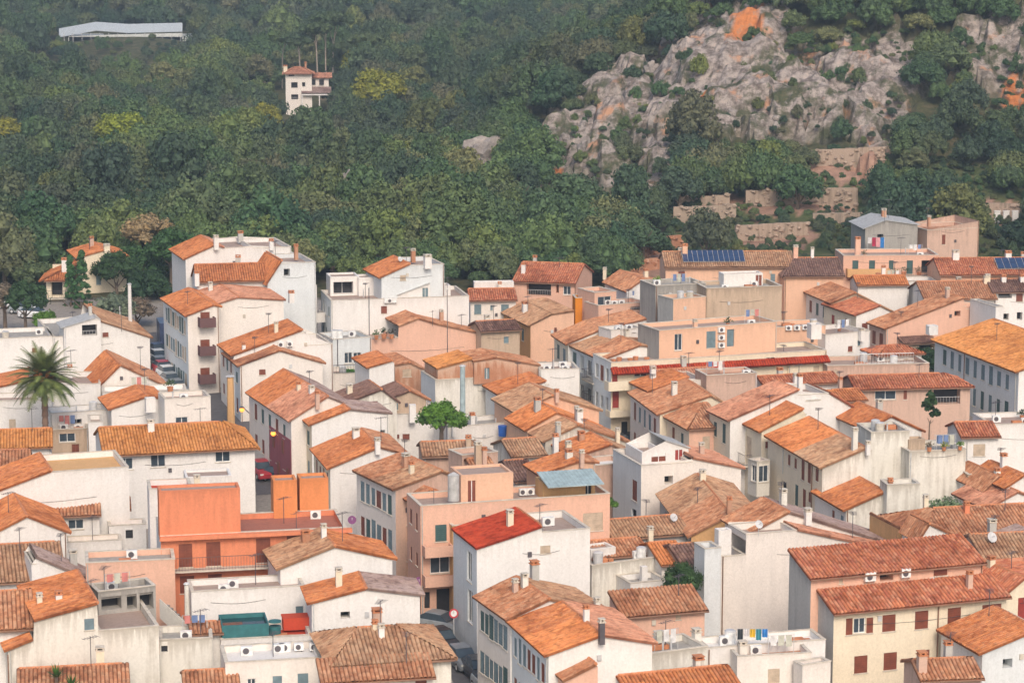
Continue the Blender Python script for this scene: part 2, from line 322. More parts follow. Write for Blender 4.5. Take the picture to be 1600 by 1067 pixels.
class House:
    """u runs along the front wall, v backwards; all values in metres"""
    def __init__(s, name, label, A, z, th, zb=None, cat='house', group=None, parent=None):
        s.A = A; s.th = th; s.u = Vector((math.cos(th), math.sin(th), 0)); s.v = Vector((-math.sin(th), math.cos(th), 0))
        s.zb = (gz(A.x, A.y) - .3) if zb is None else zb
        s.z = z; s.P0 = Vector((A.x, A.y, 0)); s.part = parent is not None
        if parent is None: s.root = empty(name, (A.x, A.y, s.zb), th, label, cat, group); s.holder = s.root
        else: s.root = parent.root; s.holder = None
        s.flatroof = False
        if parent is None: HOUSES.append(s)
    def P(s, a, t, z): return s.P0 + s.u * a + s.v * t + Vector((0, 0, z))
    def onF(s, px, py, t=0.0):
        r = ray(px, py); n = s.v; k = (s.P(0, t, 0) - CAM).dot(n) / r.dot(n); p = CAM + r * k
        return (p - s.P0).dot(s.u), p.z
    def onL(s, px, py):
        r = ray(px, py); n = s.u; k = (s.P0 - CAM).dot(n) / r.dot(n); p = CAM + r * k
        return (p - s.P0).dot(s.v), p.z
    def rz(s, a, t): return s.z
    def hit(s, px, py):
        r = ray(px, py); r = r / r.y; D = s.A.y - 12
        while D < s.A.y + s.d * 1.3 + s.W + 6:
            p = CAM + r * D; q = p - s.P0; a = q.dot(s.u); t = q.dot(s.v)
            if -.4 <= a <= s.W + .4 and -.4 <= t <= s.d + .4 and p.z <= s.rz(a, t): return Vector((p.x, p.y, s.rz(a, t)))
            D += .15
        p = at_d(px, py, s.A.y + s.d / 2); return Vector((p.x, p.y, s.z))
    def rects(s, wins, side):
        out = []
        for w in wins:
            x0, y0, x1, y1 = w[:4]; k = w[4]
            if side == 'F': (a, z1), (b, z0) = s.onF(x0, y0), s.onF(x1, y1)
            else:
                (a, z1), (b, _) = s.onL(x1, (y0 + y1) / 2), s.onL(x0, (y0 + y1) / 2)
                z1 = s.onL((x0 + x1) / 2, y0)[1]; z0 = s.onL((x0 + x1) / 2, y1)[1]
            if side == 'F': lim = s.W
            else: lim = s.d
            a = max(a, .12); b = min(b, lim - .12)
            if side == 'L' and b - a > 1.3: mid = (a + b) / 2; a, b = mid - .6, mid + .6
            if b - a < .25 or z1 - z0 < .25: continue
            if any(not (b < o[0] - .05 or a > o[1] + .05 or z1 < o[2] - .05 or z0 > o[3] + .05) for o, _ in out): continue
            if z0 < s.zb + .1: z0 = s.zb + .1
            if z1 > s.ztop(side, a, b) - .1: z1 = s.ztop(side, a, b) - .1
            if z1 - z0 < .25: continue
            out.append(([a, b, z0, z1, min(WT[k][2] + .02, 1.1)], k))
        return out
    def ztop(s, side, a, b):
        pr = s.profF if side == 'F' else s.profL
        xs = [p[0] for p in pr]; zs = [p[1] for p in pr]
        return min(np.interp(a, xs, zs), np.interp(b, xs, zs))
    def auto(s, side, n, rows, kinds='xgxd', w=.95, h=1.35, z_first=None, pitch=3.0, lo=.08):
        """rows of windows spread along a facade, in metres"""
        lim = s.W if side == 'F' else s.d; out = []
        for r in range(rows):
            zc = (s.z - 1.5 - r * pitch) if z_first is None else z_first - r * pitch
            for i in range(n):
                c = lim * (lo + (1 - 2 * lo) * (i + .5) / n); ww = w * random.uniform(.85, 1.1); hh = h * random.uniform(.85, 1.2)
                if zc - hh / 2 < s.zb + .5: continue
                out.append(([c - ww / 2, c + ww / 2, zc - hh / 2, zc + hh / 2, .2], random.choice(kinds)))
        return out
    def walls(s, wallmat, wF, wL, leftmat=None):
        oF = s.rects(wF, 'F') if not (isinstance(wF, tuple) and wF) else s.auto('F', *wF)
        oL = s.rects(wL, 'L') if not (isinstance(wL, tuple) and wL) else s.auto('L', *wL)
        oF = [o for o in oF if o[0][3] < s.ztop('F', o[0][0], o[0][1]) - .03 and o[0][2] > s.zb + .05]
        oL = [o for o in oL if o[0][3] < s.ztop('L', o[0][0], o[0][1]) - .03 and o[0][2] > s.zb + .05]
        if not oF and not s.part and s.W > 4.5 and random.random() < .55:
            c = random.uniform(.2, .8) * s.W; zt = s.ztop('F', c - .4, c + .4) - random.uniform(.5, 1.2); kk = random.choice('ooxtb'); w_ = random.uniform(.5, .8); oF = [([c - w_ / 2, c + w_ / 2, zt - random.uniform(.5, .9), zt, .2], kk)]
        for o, k in oF + oL: o[4] = WT[k][2] + .01
        mb = MB(); cut_wall(mb, s.P0, s.u, s.profF, s.zb, [o for o, k in oF], s.v)
        nF = len(mb.f)
        cut_wall(mb, s.P0, s.v, s.profL, s.zb, [o for o, k in oL], s.u)
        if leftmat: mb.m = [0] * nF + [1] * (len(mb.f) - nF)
        R = s.P(s.W, 0, 0); n2 = len(mb.f)
        cut_wall(mb, R, s.v, s.profR, s.zb, [], -s.u)
        Bk = s.P(0, s.d, 0); cut_wall(mb, Bk, s.u, s.profB, s.zb, [], -s.v)
        mb.m = mb.m[:n2] + [0] * (len(mb.f) - n2)
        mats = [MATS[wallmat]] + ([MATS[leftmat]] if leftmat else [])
        hold = s.root
        w = mb.build('wall' if not s.part else 'rooftop_room', mats, hold, s.root)
        par = s.root if not s.part else w
        s.wall = w
        for (o, k) in oF: s._win(o, k, s.u, s.v, par)
        for (o, k) in oL: s._win(o, k, s.v, s.u, par)
        return w
    def _win(s, o, k, ax, inn, par):
        if not s.part: window_parts(s.root, s.P0, ax, inn, o, k)
        else:   # third level already: one mesh per window
            nm, mat, dp = WT[k]; mb = MB(); a, b, c, d = o[:4]
            p = s.P0 + ax * (a + .004) + inn * (dp - .03) + Vector((0, 0, c + .004)); mb.box(p, ax * (b - a - .008), inn * .03, Vector((0, 0, d - c - .008)))
            mb.box(p - inn * .04 + ax * ((b - a) / 2 - .04), ax * .06, inn * .03, Vector((0, 0, d - c - .01)), 1)
            mb.build(nm, [mat, frame_w], par, s.root)
    def parapet(s, a0, a1, t0, t1, z, ht=.55, th=.2, mat='white', skip=()):
        mb = MB(); Z = Vector((0, 0, 1)); e = .004
        def bx(a, b, c, d): mb.box(s.P(a, c, z - ht), s.u * (b - a), s.v * (d - c), Z * (ht + .02))
        bx(a0 + e, a1 - e, t0 + e, t0 + th); bx(a0 + e, a1 - e, t1 - th, t1 - e); bx(a0 + e, a0 + th, t0 + th, t1 - th); bx(a1 - th, a1 - e, t0 + th, t1 - th)
        o = mb.build('parapet', MATS[mat], s.root if not s.part else s.wall, s.root)
        c = MB()
        def cp(a, b, p, q): c.box(s.P(a, p, z + .025), s.u * (b - a), s.v * (q - p), Z * .05)
        cp(a0 - .04, a1 + .04, t0 - .04, t0 + th + .02); cp(a0 - .04, a1 + .04, t1 - th - .02, t1 + .04); cp(a0 - .04, a0 + th + .02, t0 + th + .02, t1 - th - .02); cp(a1 - th - .02, a1 + .04, t0 + th + .02, t1 - th - .02)
        if not s.part: c.build('coping', sillm, o, s.root)
    def flat(s, a0, a1, t0, t1, z, mat='terrace', nm='roof'):
        mb = MB(); mb.box(s.P(a0 + .21, t0 + .21, z - .2), s.u * (a1 - a0 - .42), s.v * (t1 - t0 - .42), Vector((0, 0, .2)))
        mb.build(nm, MATS[mat], s.root if not s.part else s.wall, s.root)
    def chimney(s, x, y0, y1, w=8, mat='white', cap='tile'):
        p = s.hit(x, y1); D = p.y; m = F / D; h = max(.5, (y1 - y0) / m); ww = max(.35, w / m)
        mb = MB(); Z = Vector((0, 0, 1)); o = Vector((p.x, p.y, p.z - .5)) - s.u * ww / 2 - s.v * ww / 2
        mb.box(o, s.u * ww, s.v * ww, Z * (h + .5 - .16)); ch = mb.build('chimney', MATS[mat] if mat in MATS else mat, s.root, s.root)
        c = MB(); c.box(o - (s.u + s.v) * .06 + Z * (h + .5 - .16 + .002), s.u * (ww + .12), s.v * (ww + .12), Z * .07)
        for i in (0, 1): c.box(o + s.u * (ww * (.05 + .62 * i)) + Z * (h + .5 - .085), s.u * ww * .28, s.v * ww, Z * .14)
        c.box(o - (s.u + s.v) * .04 + Z * (h + .5 + .058), s.u * (ww + .08), s.v * (ww + .08), Z * .06)
        c.build('chimney_cap', potm if cap == 'tile' and random.random() < .5 else sillm, ch, s.root)
    def aircon(s, x0, y0, x1, y1, side='F'):
        if side == 'R': p = s.hit(x0, y1)
        else: a, z = s.onF(x0, y1, -.02); p = s.P(a, -.34, z)
        m = F / p.y; w = max(.6, (x1 - x0) / m); h = max(.5, (y1 - y0) / m); Z = Vector((0, 0, 1))
        if side == 'R': p = p + Z * .08
        mb = MB(); mb.box(p, s.u * w, s.v * .32, Z * h); o = mb.build('air_conditioner', whitem, s.root, s.root)
        f = MB(); c = p + s.u * w * .42 + Z * h * .5 - s.v * .02; f.tube(c, c + s.v * .015, min(w, h) * .36, k=14); f.tube(c - s.v * .02, c - s.v * .003, min(w, h) * .12, k=8); f.build('fan', metal, o, s.root)
        b = MB(); b.box(p - Z * .07 + s.u * .1, s.u * .06, s.v * .32, Z * .066); b.box(p - Z * .07 + s.u * (w - .16), s.u * .06, s.v * .32, Z * .066); b.build('bracket', metal, o, s.root)
    def antenna(s, x, y0, y1, bars=4):
        p = s.hit(x, y1); m = F / p.y; h = (y1 - y0) / m; mb = MB(); Z = Vector((0, 0, 1))
        mb.tube(p - Z * .4, p + Z * h, .03, .025, 5)
        dirv = (s.u * math.cos(1.0) + s.v * math.sin(1.0)).normalized(); q = dirv.cross(Z)
        if bars: mb.tube(p + Z * (h - .1) - dirv * .5, p + Z * (h - .1) + dirv * .5, .018, k=4)
        for i in range(bars): c = p + Z * (h - .1) + dirv * (-.45 + .9 * i / max(1, bars - 1)); mb.tube(c - q * .3, c + q * .3, .012, k=3)
        mb.build('antenna', metal, s.root, s.root)
    def dish(s, x, y, r=.4):
        r *= .75
        p = s.hit(x, y) + Vector((0, 0, .5)); mb = MB(); d = Vector((.4, -.75, .5)).normalized(); mb.tube(p - Vector((0, 0, .9)), p, .03, k=5)
        mb.tube(p, p + d * .1, r * .3, r, 12); mb.tube(p + d * .1, p + d * .45, .015, .03, 4); mb.build('satellite_dish', railm, s.root, s.root)
    def clutter(s):
        Z = Vector((0, 0, 1)); W, d = s.W, s.d
        if W < 3.5 or d < 2: return
        def at(a, t): return s.P(a, t, s.rz(a, t))
        if random.random() < .6:
            p = at(random.uniform(.2, .8) * W, random.uniform(.3, .8) * d); h = random.uniform(1.3, 2.6); mb = MB(); mb.tube(p - Z * .4, p + Z * h, .03, k=5); g = random.uniform(.3, 1.4); dv = (s.u * math.cos(g) + s.v * math.sin(g)).normalized(); q = dv.cross(Z)
            mb.tube(p + Z * (h - .1) - dv * .6, p + Z * (h - .1) + dv * .6, .02, k=4)
            for i in range(6): c = p + Z * (h - .1) + dv * (-.55 + .22 * i); mb.tube(c - q * (.22 + .03 * i), c + q * (.22 + .03 * i), .014, k=3)
            mb.build('antenna', metal, s.root, s.root)
        if random.random() < .55 and not s.flatroof:
            p = at(random.uniform(.15, .85) * W, random.uniform(.35, .8) * d); w = random.uniform(.35, .6); h = random.uniform(.6, 1.2); mb = MB(); o = p - (s.u + s.v) * w / 2 - Z * .4; mb.box(o, s.u * w, s.v * w, Z * (h + .4)); ch = mb.build('chimney', MATS[random.choice(['white', 'cream', 'oldwhite', 'pinktan', 'brick', 'grey'])], s.root, s.root)
            c = MB(); c.box(o + Z * (h + .403) - (s.u + s.v) * .05, s.u * (w + .1), s.v * (w + .1), Z * .06)
            for i in (0, 1): c.box(o + Z * (h + .465) + s.u * (i * (w - .1)), s.u * .1, s.v * w, Z * .15)
            c.box(o + Z * (h + .617) - (s.u + s.v) * .05, s.u * (w + .1), s.v * (w + .1), Z * .05); c.build('chimney_cap', random.choice([potm, sillm]), ch, s.root)
        if s.flatroof and d > 2.2:
            for i in range(random.randint(2, 4)):
                a = random.uniform(.5, W - 1.2); t = random.uniform(.5, d - 1.0); p = at(a, t); k = random.random()
                if k < .35:
                    mb = MB(); mb.box(p, s.u * .8, s.v * .33, Z * .62); o = mb.build('air_conditioner', whitem, s.root, s.root); f = MB(); c = p + s.u * .34 + Z * .32 - s.v * .02; f.tube(c, c + s.v * .015, .22, k=12); f.build('fan', metal, o, s.root)
                elif k < .6:
                    mb = MB(); mb.tube(p + s.u * .4 + s.v * .4, p + s.u * .4 + s.v * .4 + Z * .9, .38, .4, 12); o = mb.build('water_tank', random.choice([sillm, railm, whitem]), s.root, s.root); mb = MB(); mb.tube(p + s.u * .4 + s.v * .4 + Z * .903, p + s.u * .4 + s.v * .4 + Z * .98, .42, .3, 12); mb.build('lid', railm, o, s.root)
                elif k < .72:
                    mb = MB(); mb.tube(p, p + Z * .35, .16, .22, 8); o = mb.build('plant_pot', potm, s.root, s.root); mb = MB()
                    for j in range(50):
                        g1 = random.uniform(0, 6.28); g2 = random.uniform(.1, 1.5); dd = Vector((math.cos(g1) * math.cos(g2), math.sin(g1) * math.cos(g2), math.sin(g2))); q1 = p + Z * .4 + dd * random.uniform(.1, .55); w1 = dd.orthogonal().normalized() * .08; mb.q([q1 - w1, q1 + dd * .12, q1 + w1, q1 - dd * .08])
                    mb.build('plant_leaves', random.choice([LF, LD, LP]), o, s.root)
                elif k < .82:
                    q0 = p; q1 = s.P(min(a + 1.8, W - .3), t, q0.z); mb = MB(); mb.tube(q0, q0 + Z * 1.5, .025, k=4); mb.tube(q1, q1 + Z * 1.5, .025, k=4); mb.tube(q0 + Z * 1.45, q1 + Z * 1.45, .015, k=3); o = mb.build('clothes_line', railm, s.root, s.root)
                    for j in range(3):
                        c0 = q0.lerp(q1, .08 + j * .3) + Z * 1.44; c1 = q0.lerp(q1, .32 + j * .3) + Z * 1.44; hh = random.uniform(.5, 1.0); mb = MB(); f = s.v * .03; mb.q([c0, c1, c1 + f - Z * hh, c0 - f - Z * hh]); mb.build('cloth', plain(*random.choice([('cloth a', (.7, .69, .68)), ('cloth b', (.15, .22, .40)), ('cloth c', (.55, .20, .18)), ('cloth d', (.5, .5, .42))])), o, s.root)
                elif k < .9:
                    mb = MB(); mb.tube(p, p + Z * random.uniform(.7, 1.3), .07, k=7); mb.build('vent_pipe', railm, s.root, s.root)
                else:
                    mb = MB(); mb.box(p, s.u * .9, s.v * .5, Z * .4); mb.box(p + s.u * 1.0, s.u * .4, s.v * .4, Z * .3); mb.build('planter', potm, s.root, s.root)
        if random.random() < .45 and W > 4:
            x0 = random.uniform(.1, .4) * W; x1 = random.uniform(.6, .95) * W; zt = s.ztop('F', x0, x1) - random.uniform(.4, 1.6); mb = MB(); n_ = 8; pp = None
            for i in range(n_ + 1): t = i / n_; q = s.P(x0 + (x1 - x0) * t, -.03, zt - .18 * math.sin(math.pi * t)); (mb.tube(pp, q, .018, k=3) if pp is not None else None); pp = q
            mb.build('cable', metal, s.root, s.root)
        if random.random() < .35:
            x = random.uniform(.15, .85) * W; zt = s.ztop('F', x, x) - random.uniform(.8, 2.4); mb = MB(); mb.box(s.P(x, -.10, zt), s.u * .3, s.v * .097, Z * .38); mb.build('meter_box', random.choice([railm, sillm, metal]), s.root, s.root)
        if random.random() < .5:
            x = random.choice([.12, W - .12]); zt = s.ztop('F', x, x) - .05; mb = MB(); mb.tube(s.P(x, -.07, s.zb), s.P(x, -.07, zt), .045, k=6); mb.build('drainpipe', random.choice([pipem, railm, MATS['grey']]), s.root, s.root)
    def pipe(s, x, y0, y1, mat=None):
        a, z1 = s.onF(x, y0); _, z0 = s.onF(x, y1); mb = MB(); mb.tube(s.P(a, -.07, max(z0, s.zb)), s.P(a, -.07, z1), .05, k=6); mb.build('drainpipe', mat or pipem, s.root, s.root)
    def pipeL(s, x, y0, y1, mat=None):
        a, z1 = s.onL(x, y0); _, z0 = s.onL(x, y1); mb = MB(); mb.tube(s.P(-.07, a, max(z0, s.zb)), s.P(-.07, a, z1), .05, k=6); mb.build('drainpipe', mat or pipem, s.root, s.root)
    def balcony(s, x0, x1, y, side='F', dep=.9, solid=None, h=1.0):
        if side == 'F': (a, z), (b, _) = s.onF(x0, y), s.onF(x1, y); ax, out, O = s.u, -s.v, s.P(a, 0, z)
        else:
            (b, z), (a, _) = s.onL(x0, y), s.onL(x1, y); ax, out, O = s.v, -s.u, s.P(0, a, z)
            if b - a > 6: b = a + 6
        w = abs(b - a); Z = Vector((0, 0, 1)); mb = MB(); O = O + out * .003
        mb.box(O - Z * .14, ax * w, out * dep, Z * .14); sl = mb.build('balcony', MATS[solid] if solid else sillm, s.root, s.root); r = MB()
        if solid:
            r.box(O + out * (dep - .12) + Z * .003, ax * w, out * .12, Z * h); r.box(O + Z * .003, ax * .12, out * (dep - .125), Z * h); r.box(O + ax * (w - .12) + Z * .003, ax * .12, out * (dep - .125), Z * h)
            r.build('balustrade', MATS[solid], sl, s.root)
        else:
            for p, q in ((O + out * (dep - .04), O + out * (dep - .04) + ax * w), (O, O + out * (dep - .04)), (O + ax * w, O + ax * w + out * (dep - .04))):
                r.tube(p + Z * h, q + Z * h, .025, k=4); r.tube(p + Z * .1, q + Z * .1, .02, k=4); k = max(2, int((q - p).length / .22))
                for i in range(k + 1): c = p.lerp(q, i / k); r.tube(c, c + Z * h, .013, k=3, cap=False)
            r.build('railing', metal, sl, s.root)

def tag_roof(o): return o
def PF(name, label, prof, z, d=None, c=None, th=None, wall='white', roofs=('old',), wF=(), wL=(), left=None, over=.35, fov=.14, zb=None, cat='house', group=None, split=None, ridge=True, rise_flat=.05, parent=None, floor='terrace', group2=None):
    """front wall outline given as picture points (first point at height z), extruded backwards"""
    A = at_z(prof[0][0], prof[0][1], z)
    if c is not None:
        C = at_z(c[0], c[1], z); dd = C - A; d2 = dd.length; t2 = math.atan2(-dd.x, dd.y); t2 = min(max(t2, math.radians(5)), math.radians(30))
        if th is None: th = t2
        d = d or d2
    if th is None: th = TH
    H = House(name, label, A, z, th, zb, cat, group, parent); H.d = d
    pts = [(0.0, z)] + [H.onF(x, y) for x, y in prof[1:]]
    for i in range(1, len(pts)):
        if pts[i][0] <= pts[i - 1][0] + .02: pts[i] = (pts[i - 1][0] + .02, pts[i][1])
    H.W = pts[-1][0]; H.profF = pts; H.profL = [(0, pts[0][1]), (d, pts[0][1])]; H.profR = [(0, pts[-1][1]), (d, pts[-1][1])]; H.profB = pts
    xs = [p[0] for p in pts]; zs = [p[1] for p in pts]
    H.rz = lambda a, t: float(np.interp(a, xs, zs)) + .1
    H.walls(wall, wF, wL, left)
    ri = 0; hold = H.root if not H.part else H.wall
    for i in range(len(pts) - 1):
        (a0, z0), (a1, z1) = pts[i], pts[i + 1]; L = a1 - a0
        rm = roofs[min(ri, len(roofs) - 1)]; ri += 1
        if L < .3: continue
        sl = (z1 - z0) / L
        if rm in (None, 'flat') :
            zz = min(z0, z1)
            H.flat(a0, a1, 0, d, zz - .45, floor); H.parapet(a0, a1, 0, d, zz, .45, mat=wall); continue
        up = z1 > z0
        lo0, hi0 = ((a0, z0), (a1, z1)) if up else ((a1, z1), (a0, z0))
        sgn = 1 if up else -1
        dr = (H.u * sgn * abs(hi0[0] - lo0[0]) + Vector((0, 0, hi0[1] - lo0[1]))); R = dr.length; dr.normalize()
        ends = (up and i == 0) or ((not up) and i == len(pts) - 2)
        ov = over if ends else 0.0
        if abs(sl) < .02: dr = H.u * sgn; dr.normalize()
        E = H.P(lo0[0], -fov, lo0[1] + .01) - dr * ov
        if isinstance(rm, str) and rm in ('metal', 'greysheet'):
            n = dr.cross(H.v).normalized(); n = n if n.z > 0 else -n
            mb = MB(); mb.box(E + n * .02, H.v * (d + 2 * fov), dr * (R + ov), n * .07); mb.build('roof', T[rm], hold, H.root); continue
        segs = [(0, d + 2 * fov, rm)] if not isinstance(rm, tuple) else [(0, (d + 2 * fov) * rm[2], rm[0]), ((d + 2 * fov) * rm[2], d + 2 * fov, rm[1])]
        for s0, s1, mm in segs:
            mb = MB(); corr_patch(mb, E + H.v * s0, H.v, s1 - s0, dr, R + ov); o = mb.build('roof', T[mm], hold, H.root)
        top_n = (i + 1 < len(pts) - 1 and up and pts[i + 2][1] < z1) if up else False
        if top_n and not H.part:
            mb = MB(); rp = H.P(a1, -fov, z1 + .17); k = int((d + 2 * fov) / .45)
            for j in range(k): mb.tube(rp + H.v * (j * .45), rp + H.v * (j * .45 + .47), .13, .11, 6)
            mb.build('ridge', T['old'] if mm in ('old', 'brown', 'dark') else T['orange'], o, H.root) if False else mb.build('ridge', potm, o, H.root)
    return H
def GU(name, label, Apx, bx, z, ry=None, run=None, d=None, th=None, slope=.32, wall='white', roof='old', wF=(), wL=(), left=None, over=.35, hipL=0, hipR=0, shed=False, zb=None, cat='house', group=None, c=None, gut=True):
    """eave towards the camera, ridge parallel to it; ry = picture height of the ridge"""
    A = at_z(Apx[0], Apx[1], z); th = TH if th is None else math.radians(th)
    H = House(name, label, A, z, th, zb, cat, group)
    W, _ = H.onF(bx, Apx[1]); H.W = W
    if run is None:
        run = 1.0
        while run < 14:
            p = H.P(W / 2, run, z + run * slope + .2); eav = H.onF(0, 0)
            # ridge above the front eave line at the left end
            q = H.P(0, run, z + run * slope + .2)
            if proj(q)[1] <= ry: break
            run += .1
    rise = run * slope; d = d or (run if shed else 2 * run); H.d = d
    H.profF = [(0, z), (W, z)]; H.profL = [(0, z), (run, z + rise)] + ([] if shed else [(d, max(z - 1, z + rise - (d - run) * slope))])
    H.profR = H.profL; H.profB = [(0, H.profL[-1][1]), (W, H.profL[-1][1])]
    hl = hipL * run; hr = hipR * run
    if hl: H.profL = [(0, z), (d, z)]
    if hr: H.profR = [(0, z), (d, z)]
    xs = [p[0] for p in H.profL] if not hl else [0, run, d]; zs = [p[1] for p in H.profL] if not hl else [z, z + rise, z]
    H.rz = lambda a, t: float(np.interp(t, xs, zs)) + .1
    H.walls(wall, wF, wL, left)
    dr = (H.v * run + Vector((0, 0, rise))).normalized(); R = math.hypot(run, rise); sv = .18
    rm, rs = (roof, None) if isinstance(roof, str) else (roof[0], roof)
    def patch(O, e, L, dd, RR, iL, iR, m):
        if m in ('metal', 'greysheet'):
            n = e.cross(dd).normalized(); n = n if n.z > 0 else -n
            mb = MB(); mb.box(O + n * .02, e * L, dd * RR, n * .07); return mb.build('roof', T[m], H.root, H.root)
        mb = MB(); corr_patch(mb, O, e, L, dd, RR, iL, iR); return mb.build('roof', T[m], H.root, H.root)
    O = H.P(-sv, 0, z + .01) - dr * over
    k = 1 + over / R
    if rs: # front slope in two colours side by side
        f = rs[2]; patch(O, H.u, (W + 2 * sv) * f, dr, R + over, hl, 0, rs[0]); ro = patch(O + H.u * (W + 2 * sv) * f, H.u, (W + 2 * sv) * (1 - f), dr, R + over, 0, hr, rs[1])
    else: ro = patch(O, H.u, W + 2 * sv, dr, R + over, hl * k, hr * k, rm)
    if not shed:
        zb2 = H.profB[0][1] if not (hl or hr) else z; rb = d - run; db = (-H.v * rb + Vector((0, 0, z + rise - zb2))).normalized(); Rb = math.hypot(rb, z + rise - zb2)
        patch(H.P(-sv, d, zb2 + .01) - db * over, H.u, W + 2 * sv, db, Rb + over, hl * k, hr * k, rs[1] if rs else rm)
    for h_, aa, sg in ((hl, 0, 1), (hr, W, -1)):
        if h_:
            dd = (H.u * sg * h_ + Vector((0, 0, rise))).normalized(); RR = math.hypot(h_, rise)
            patch(H.P(aa, -over, z + .01) - dd * over, H.v, d + 2 * over, dd, RR + over, run, d - run, rs[1] if rs else rm)
    if not shed:
        mb = MB(); p0 = H.P(hl, run, z + rise + .17); L = W - hl - hr; n = max(1, int(L / .45))
        for j in range(n): mb.tube(p0 + H.u * (j * .45), p0 + H.u * (j * .45 + .47), .13, .11, 6)
        mb.build('ridge', potm, ro, H.root)
    if gut:
        mb = MB(); g0 = H.P(-sv, -over - .06, z - over * slope + .05); mb.tube(g0, g0 + H.u * (W + 2 * sv), .06, k=6); mb.build('gutter', pipem, ro, H.root)
    return H
def FL(name, label, Apx, Bpx, z, d, wall='white', wF=(), wL=(), left=None, th=None, floor='terrace', par=.5, zb=None, cat='house', group=None, parent=None):
    A = at_z(Apx[0], Apx[1], z)
    if th is None:
        B = at_z(Bpx[0], Bpx[1], z); th = math.atan2(B.y - A.y, B.x - A.x); th = min(max(th, math.radians(6)), math.radians(27))
    H = House(name, label, A, z, th, zb, cat, group, parent); H.W = H.onF(Bpx[0], Bpx[1])[0]; H.d = d
    d *= .68; H.d = d; H.flatroof = True; par = min(par, .4)
    H.profF = H.profB = [(0, z), (H.W, z)]; H.profL = H.profR = [(0, z), (d, z)]; H.rz = lambda a, t: z - par + .02
    H.walls(wall, wF, wL, left); H.flat(0, H.W, 0, d, z - par, floor); H.parapet(0, H.W, 0, d, z, par, mat=wall)
    return H
def BX(parent, x0, y0, x1, y1, zb, d, wall='white', wF=(), roof=None, prof=None, th=None, over=.15):
    """rooftop room: front face rectangle in picture points, standing at height zb"""
    A = at_z(x0, y1, zb); s = F / A.y; z = zb + (y1 - y0) / s * .985; top = proj((A.x, A.y, z))
    pr = [(x0, top[1])] + (list(prof) if prof else [(x1, y0)])
    if roof is None: return FL('room', None, (x0, top[1]), (x1, proj(A + Vector((math.cos(parent.th), math.sin(parent.th), 0)) * ((x1 - x0) / s) + Vector((0, 0, z - zb)))[1]), z, d, wall, wF, th=parent.th, par=.18, zb=zb - .3, parent=parent)
    return PF('room', None, pr, z, d, th=parent.th, wall=wall, roofs=roof, wF=wF, zb=zb - .3, parent=parent, over=over)
# ============================================================ HOUSES, back to front (all given by picture points, heights in metres)
G1 = None
# ---- far left
h = GU('villa', 'small cream villa with balcony and orange roof beside the parked cars at far left', (72, 436), 103, 7, ry=405, d=8, hipL=.8, wall='cream', roof='orange', wF=[(80, 440, 98, 462, 'o'), (80, 474, 86, 492, 'D')], over=.9, th=4)
h.chimney(101, 404, 425, 8, 'white'); h.balcony(66, 103, 465)
h = PF('house', 'cream house with sloping orange roof half hidden behind the cypress trees', [(122, 404), (163, 392), (197, 401)], 9, d=8, wall='cream', roofs=('orange', 'orange'), wF=[(150, 430, 158, 445, 'b')])
h.chimney(167, 388, 398, 9, 'cream')
h = PF('garage', 'long white garage with a plain blank gable behind the palm tree', [(83, 527), (153, 521), (157, 503), (234, 528)], 7, d=13, roofs=(None, None, 'brown'), floor='concrete')
h.antenna(190, 480, 515, 0)
h = FL('garage_annex', 'low flat white annex left of the blank gabled garage', (-40, 531), (82, 526), 7, 10, floor='concrete')
h = PF('garden_shelter', 'grey sheet roofed shelter on the flat roof beside the garage gable', [(100, 512), (150, 497), (157, 500)], 8.2, d=4, roofs=('greysheet', None), wall='white', wF=[(128, 508, 152, 524, 'o')])
# ---- left street, tall block
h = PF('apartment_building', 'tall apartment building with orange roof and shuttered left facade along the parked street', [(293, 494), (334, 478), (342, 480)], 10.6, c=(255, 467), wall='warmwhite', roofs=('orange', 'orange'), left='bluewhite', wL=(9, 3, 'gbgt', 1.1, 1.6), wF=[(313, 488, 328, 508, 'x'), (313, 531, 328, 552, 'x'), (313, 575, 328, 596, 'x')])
for yy in (508, 552, 596): h.balcony(309, 334, yy, dep=1.2, solid='balred', h=.9)
h = PF('apartment_building', 'tall cream apartment building with a blank front and terraced pink roof above', [(334, 478), (372, 466), (443, 470)], 11.2, d=11, wall='warmwhite', roofs=('pinkt', 'pinkt'), wL=(2, 3, 'xg'), over=.25)
h.chimney(455, 437, 448, 8); 
for yy in (518, 560, 604): h.balcony(310, 334, yy, side='L', dep=1.0)
h = GU('house', 'white house with rusty orange roof below the stepped white terraces', (308, 441), 418, 12.4, ry=413, d=11, roof='orange', wall='white', left='white', th=10)
h.chimney(308, 430, 446, 7)
h = PF('house', 'grey white house with sloping blank gable on the stepped block', [(418, 443), (440, 409), (493, 410)], 12.2, d=8, wall='bluewhite', roofs=('orange', None))
h = PF('house', 'white block with upper terrace and rusty roof at the forest edge', [(290, 405), (336, 384), (350, 388), (395, 384), (455, 386)], 13.5, d=9, wall='white', roofs=('orange', 'pinkt', None), wF=[(303, 412, 311, 422, 'o')], zb=3)
h.chimney(338, 381, 396, 7); h.chimney(424, 378, 388, 6); BX(h, 343, 395, 395, 412, 12.6, 4); BX(h, 418, 399, 463, 412, 12.6, 4)
h = FL('house', 'white terraced house with dark window and tiled porch behind the tall cream block', (444, 450), (495, 446), 11.2, 9, wall='white', wF=[(460, 468, 479, 486, 'd'), (443, 474, 454, 498, 'o')])
h.balcony(444, 500, 502, dep=2.0, solid='white')
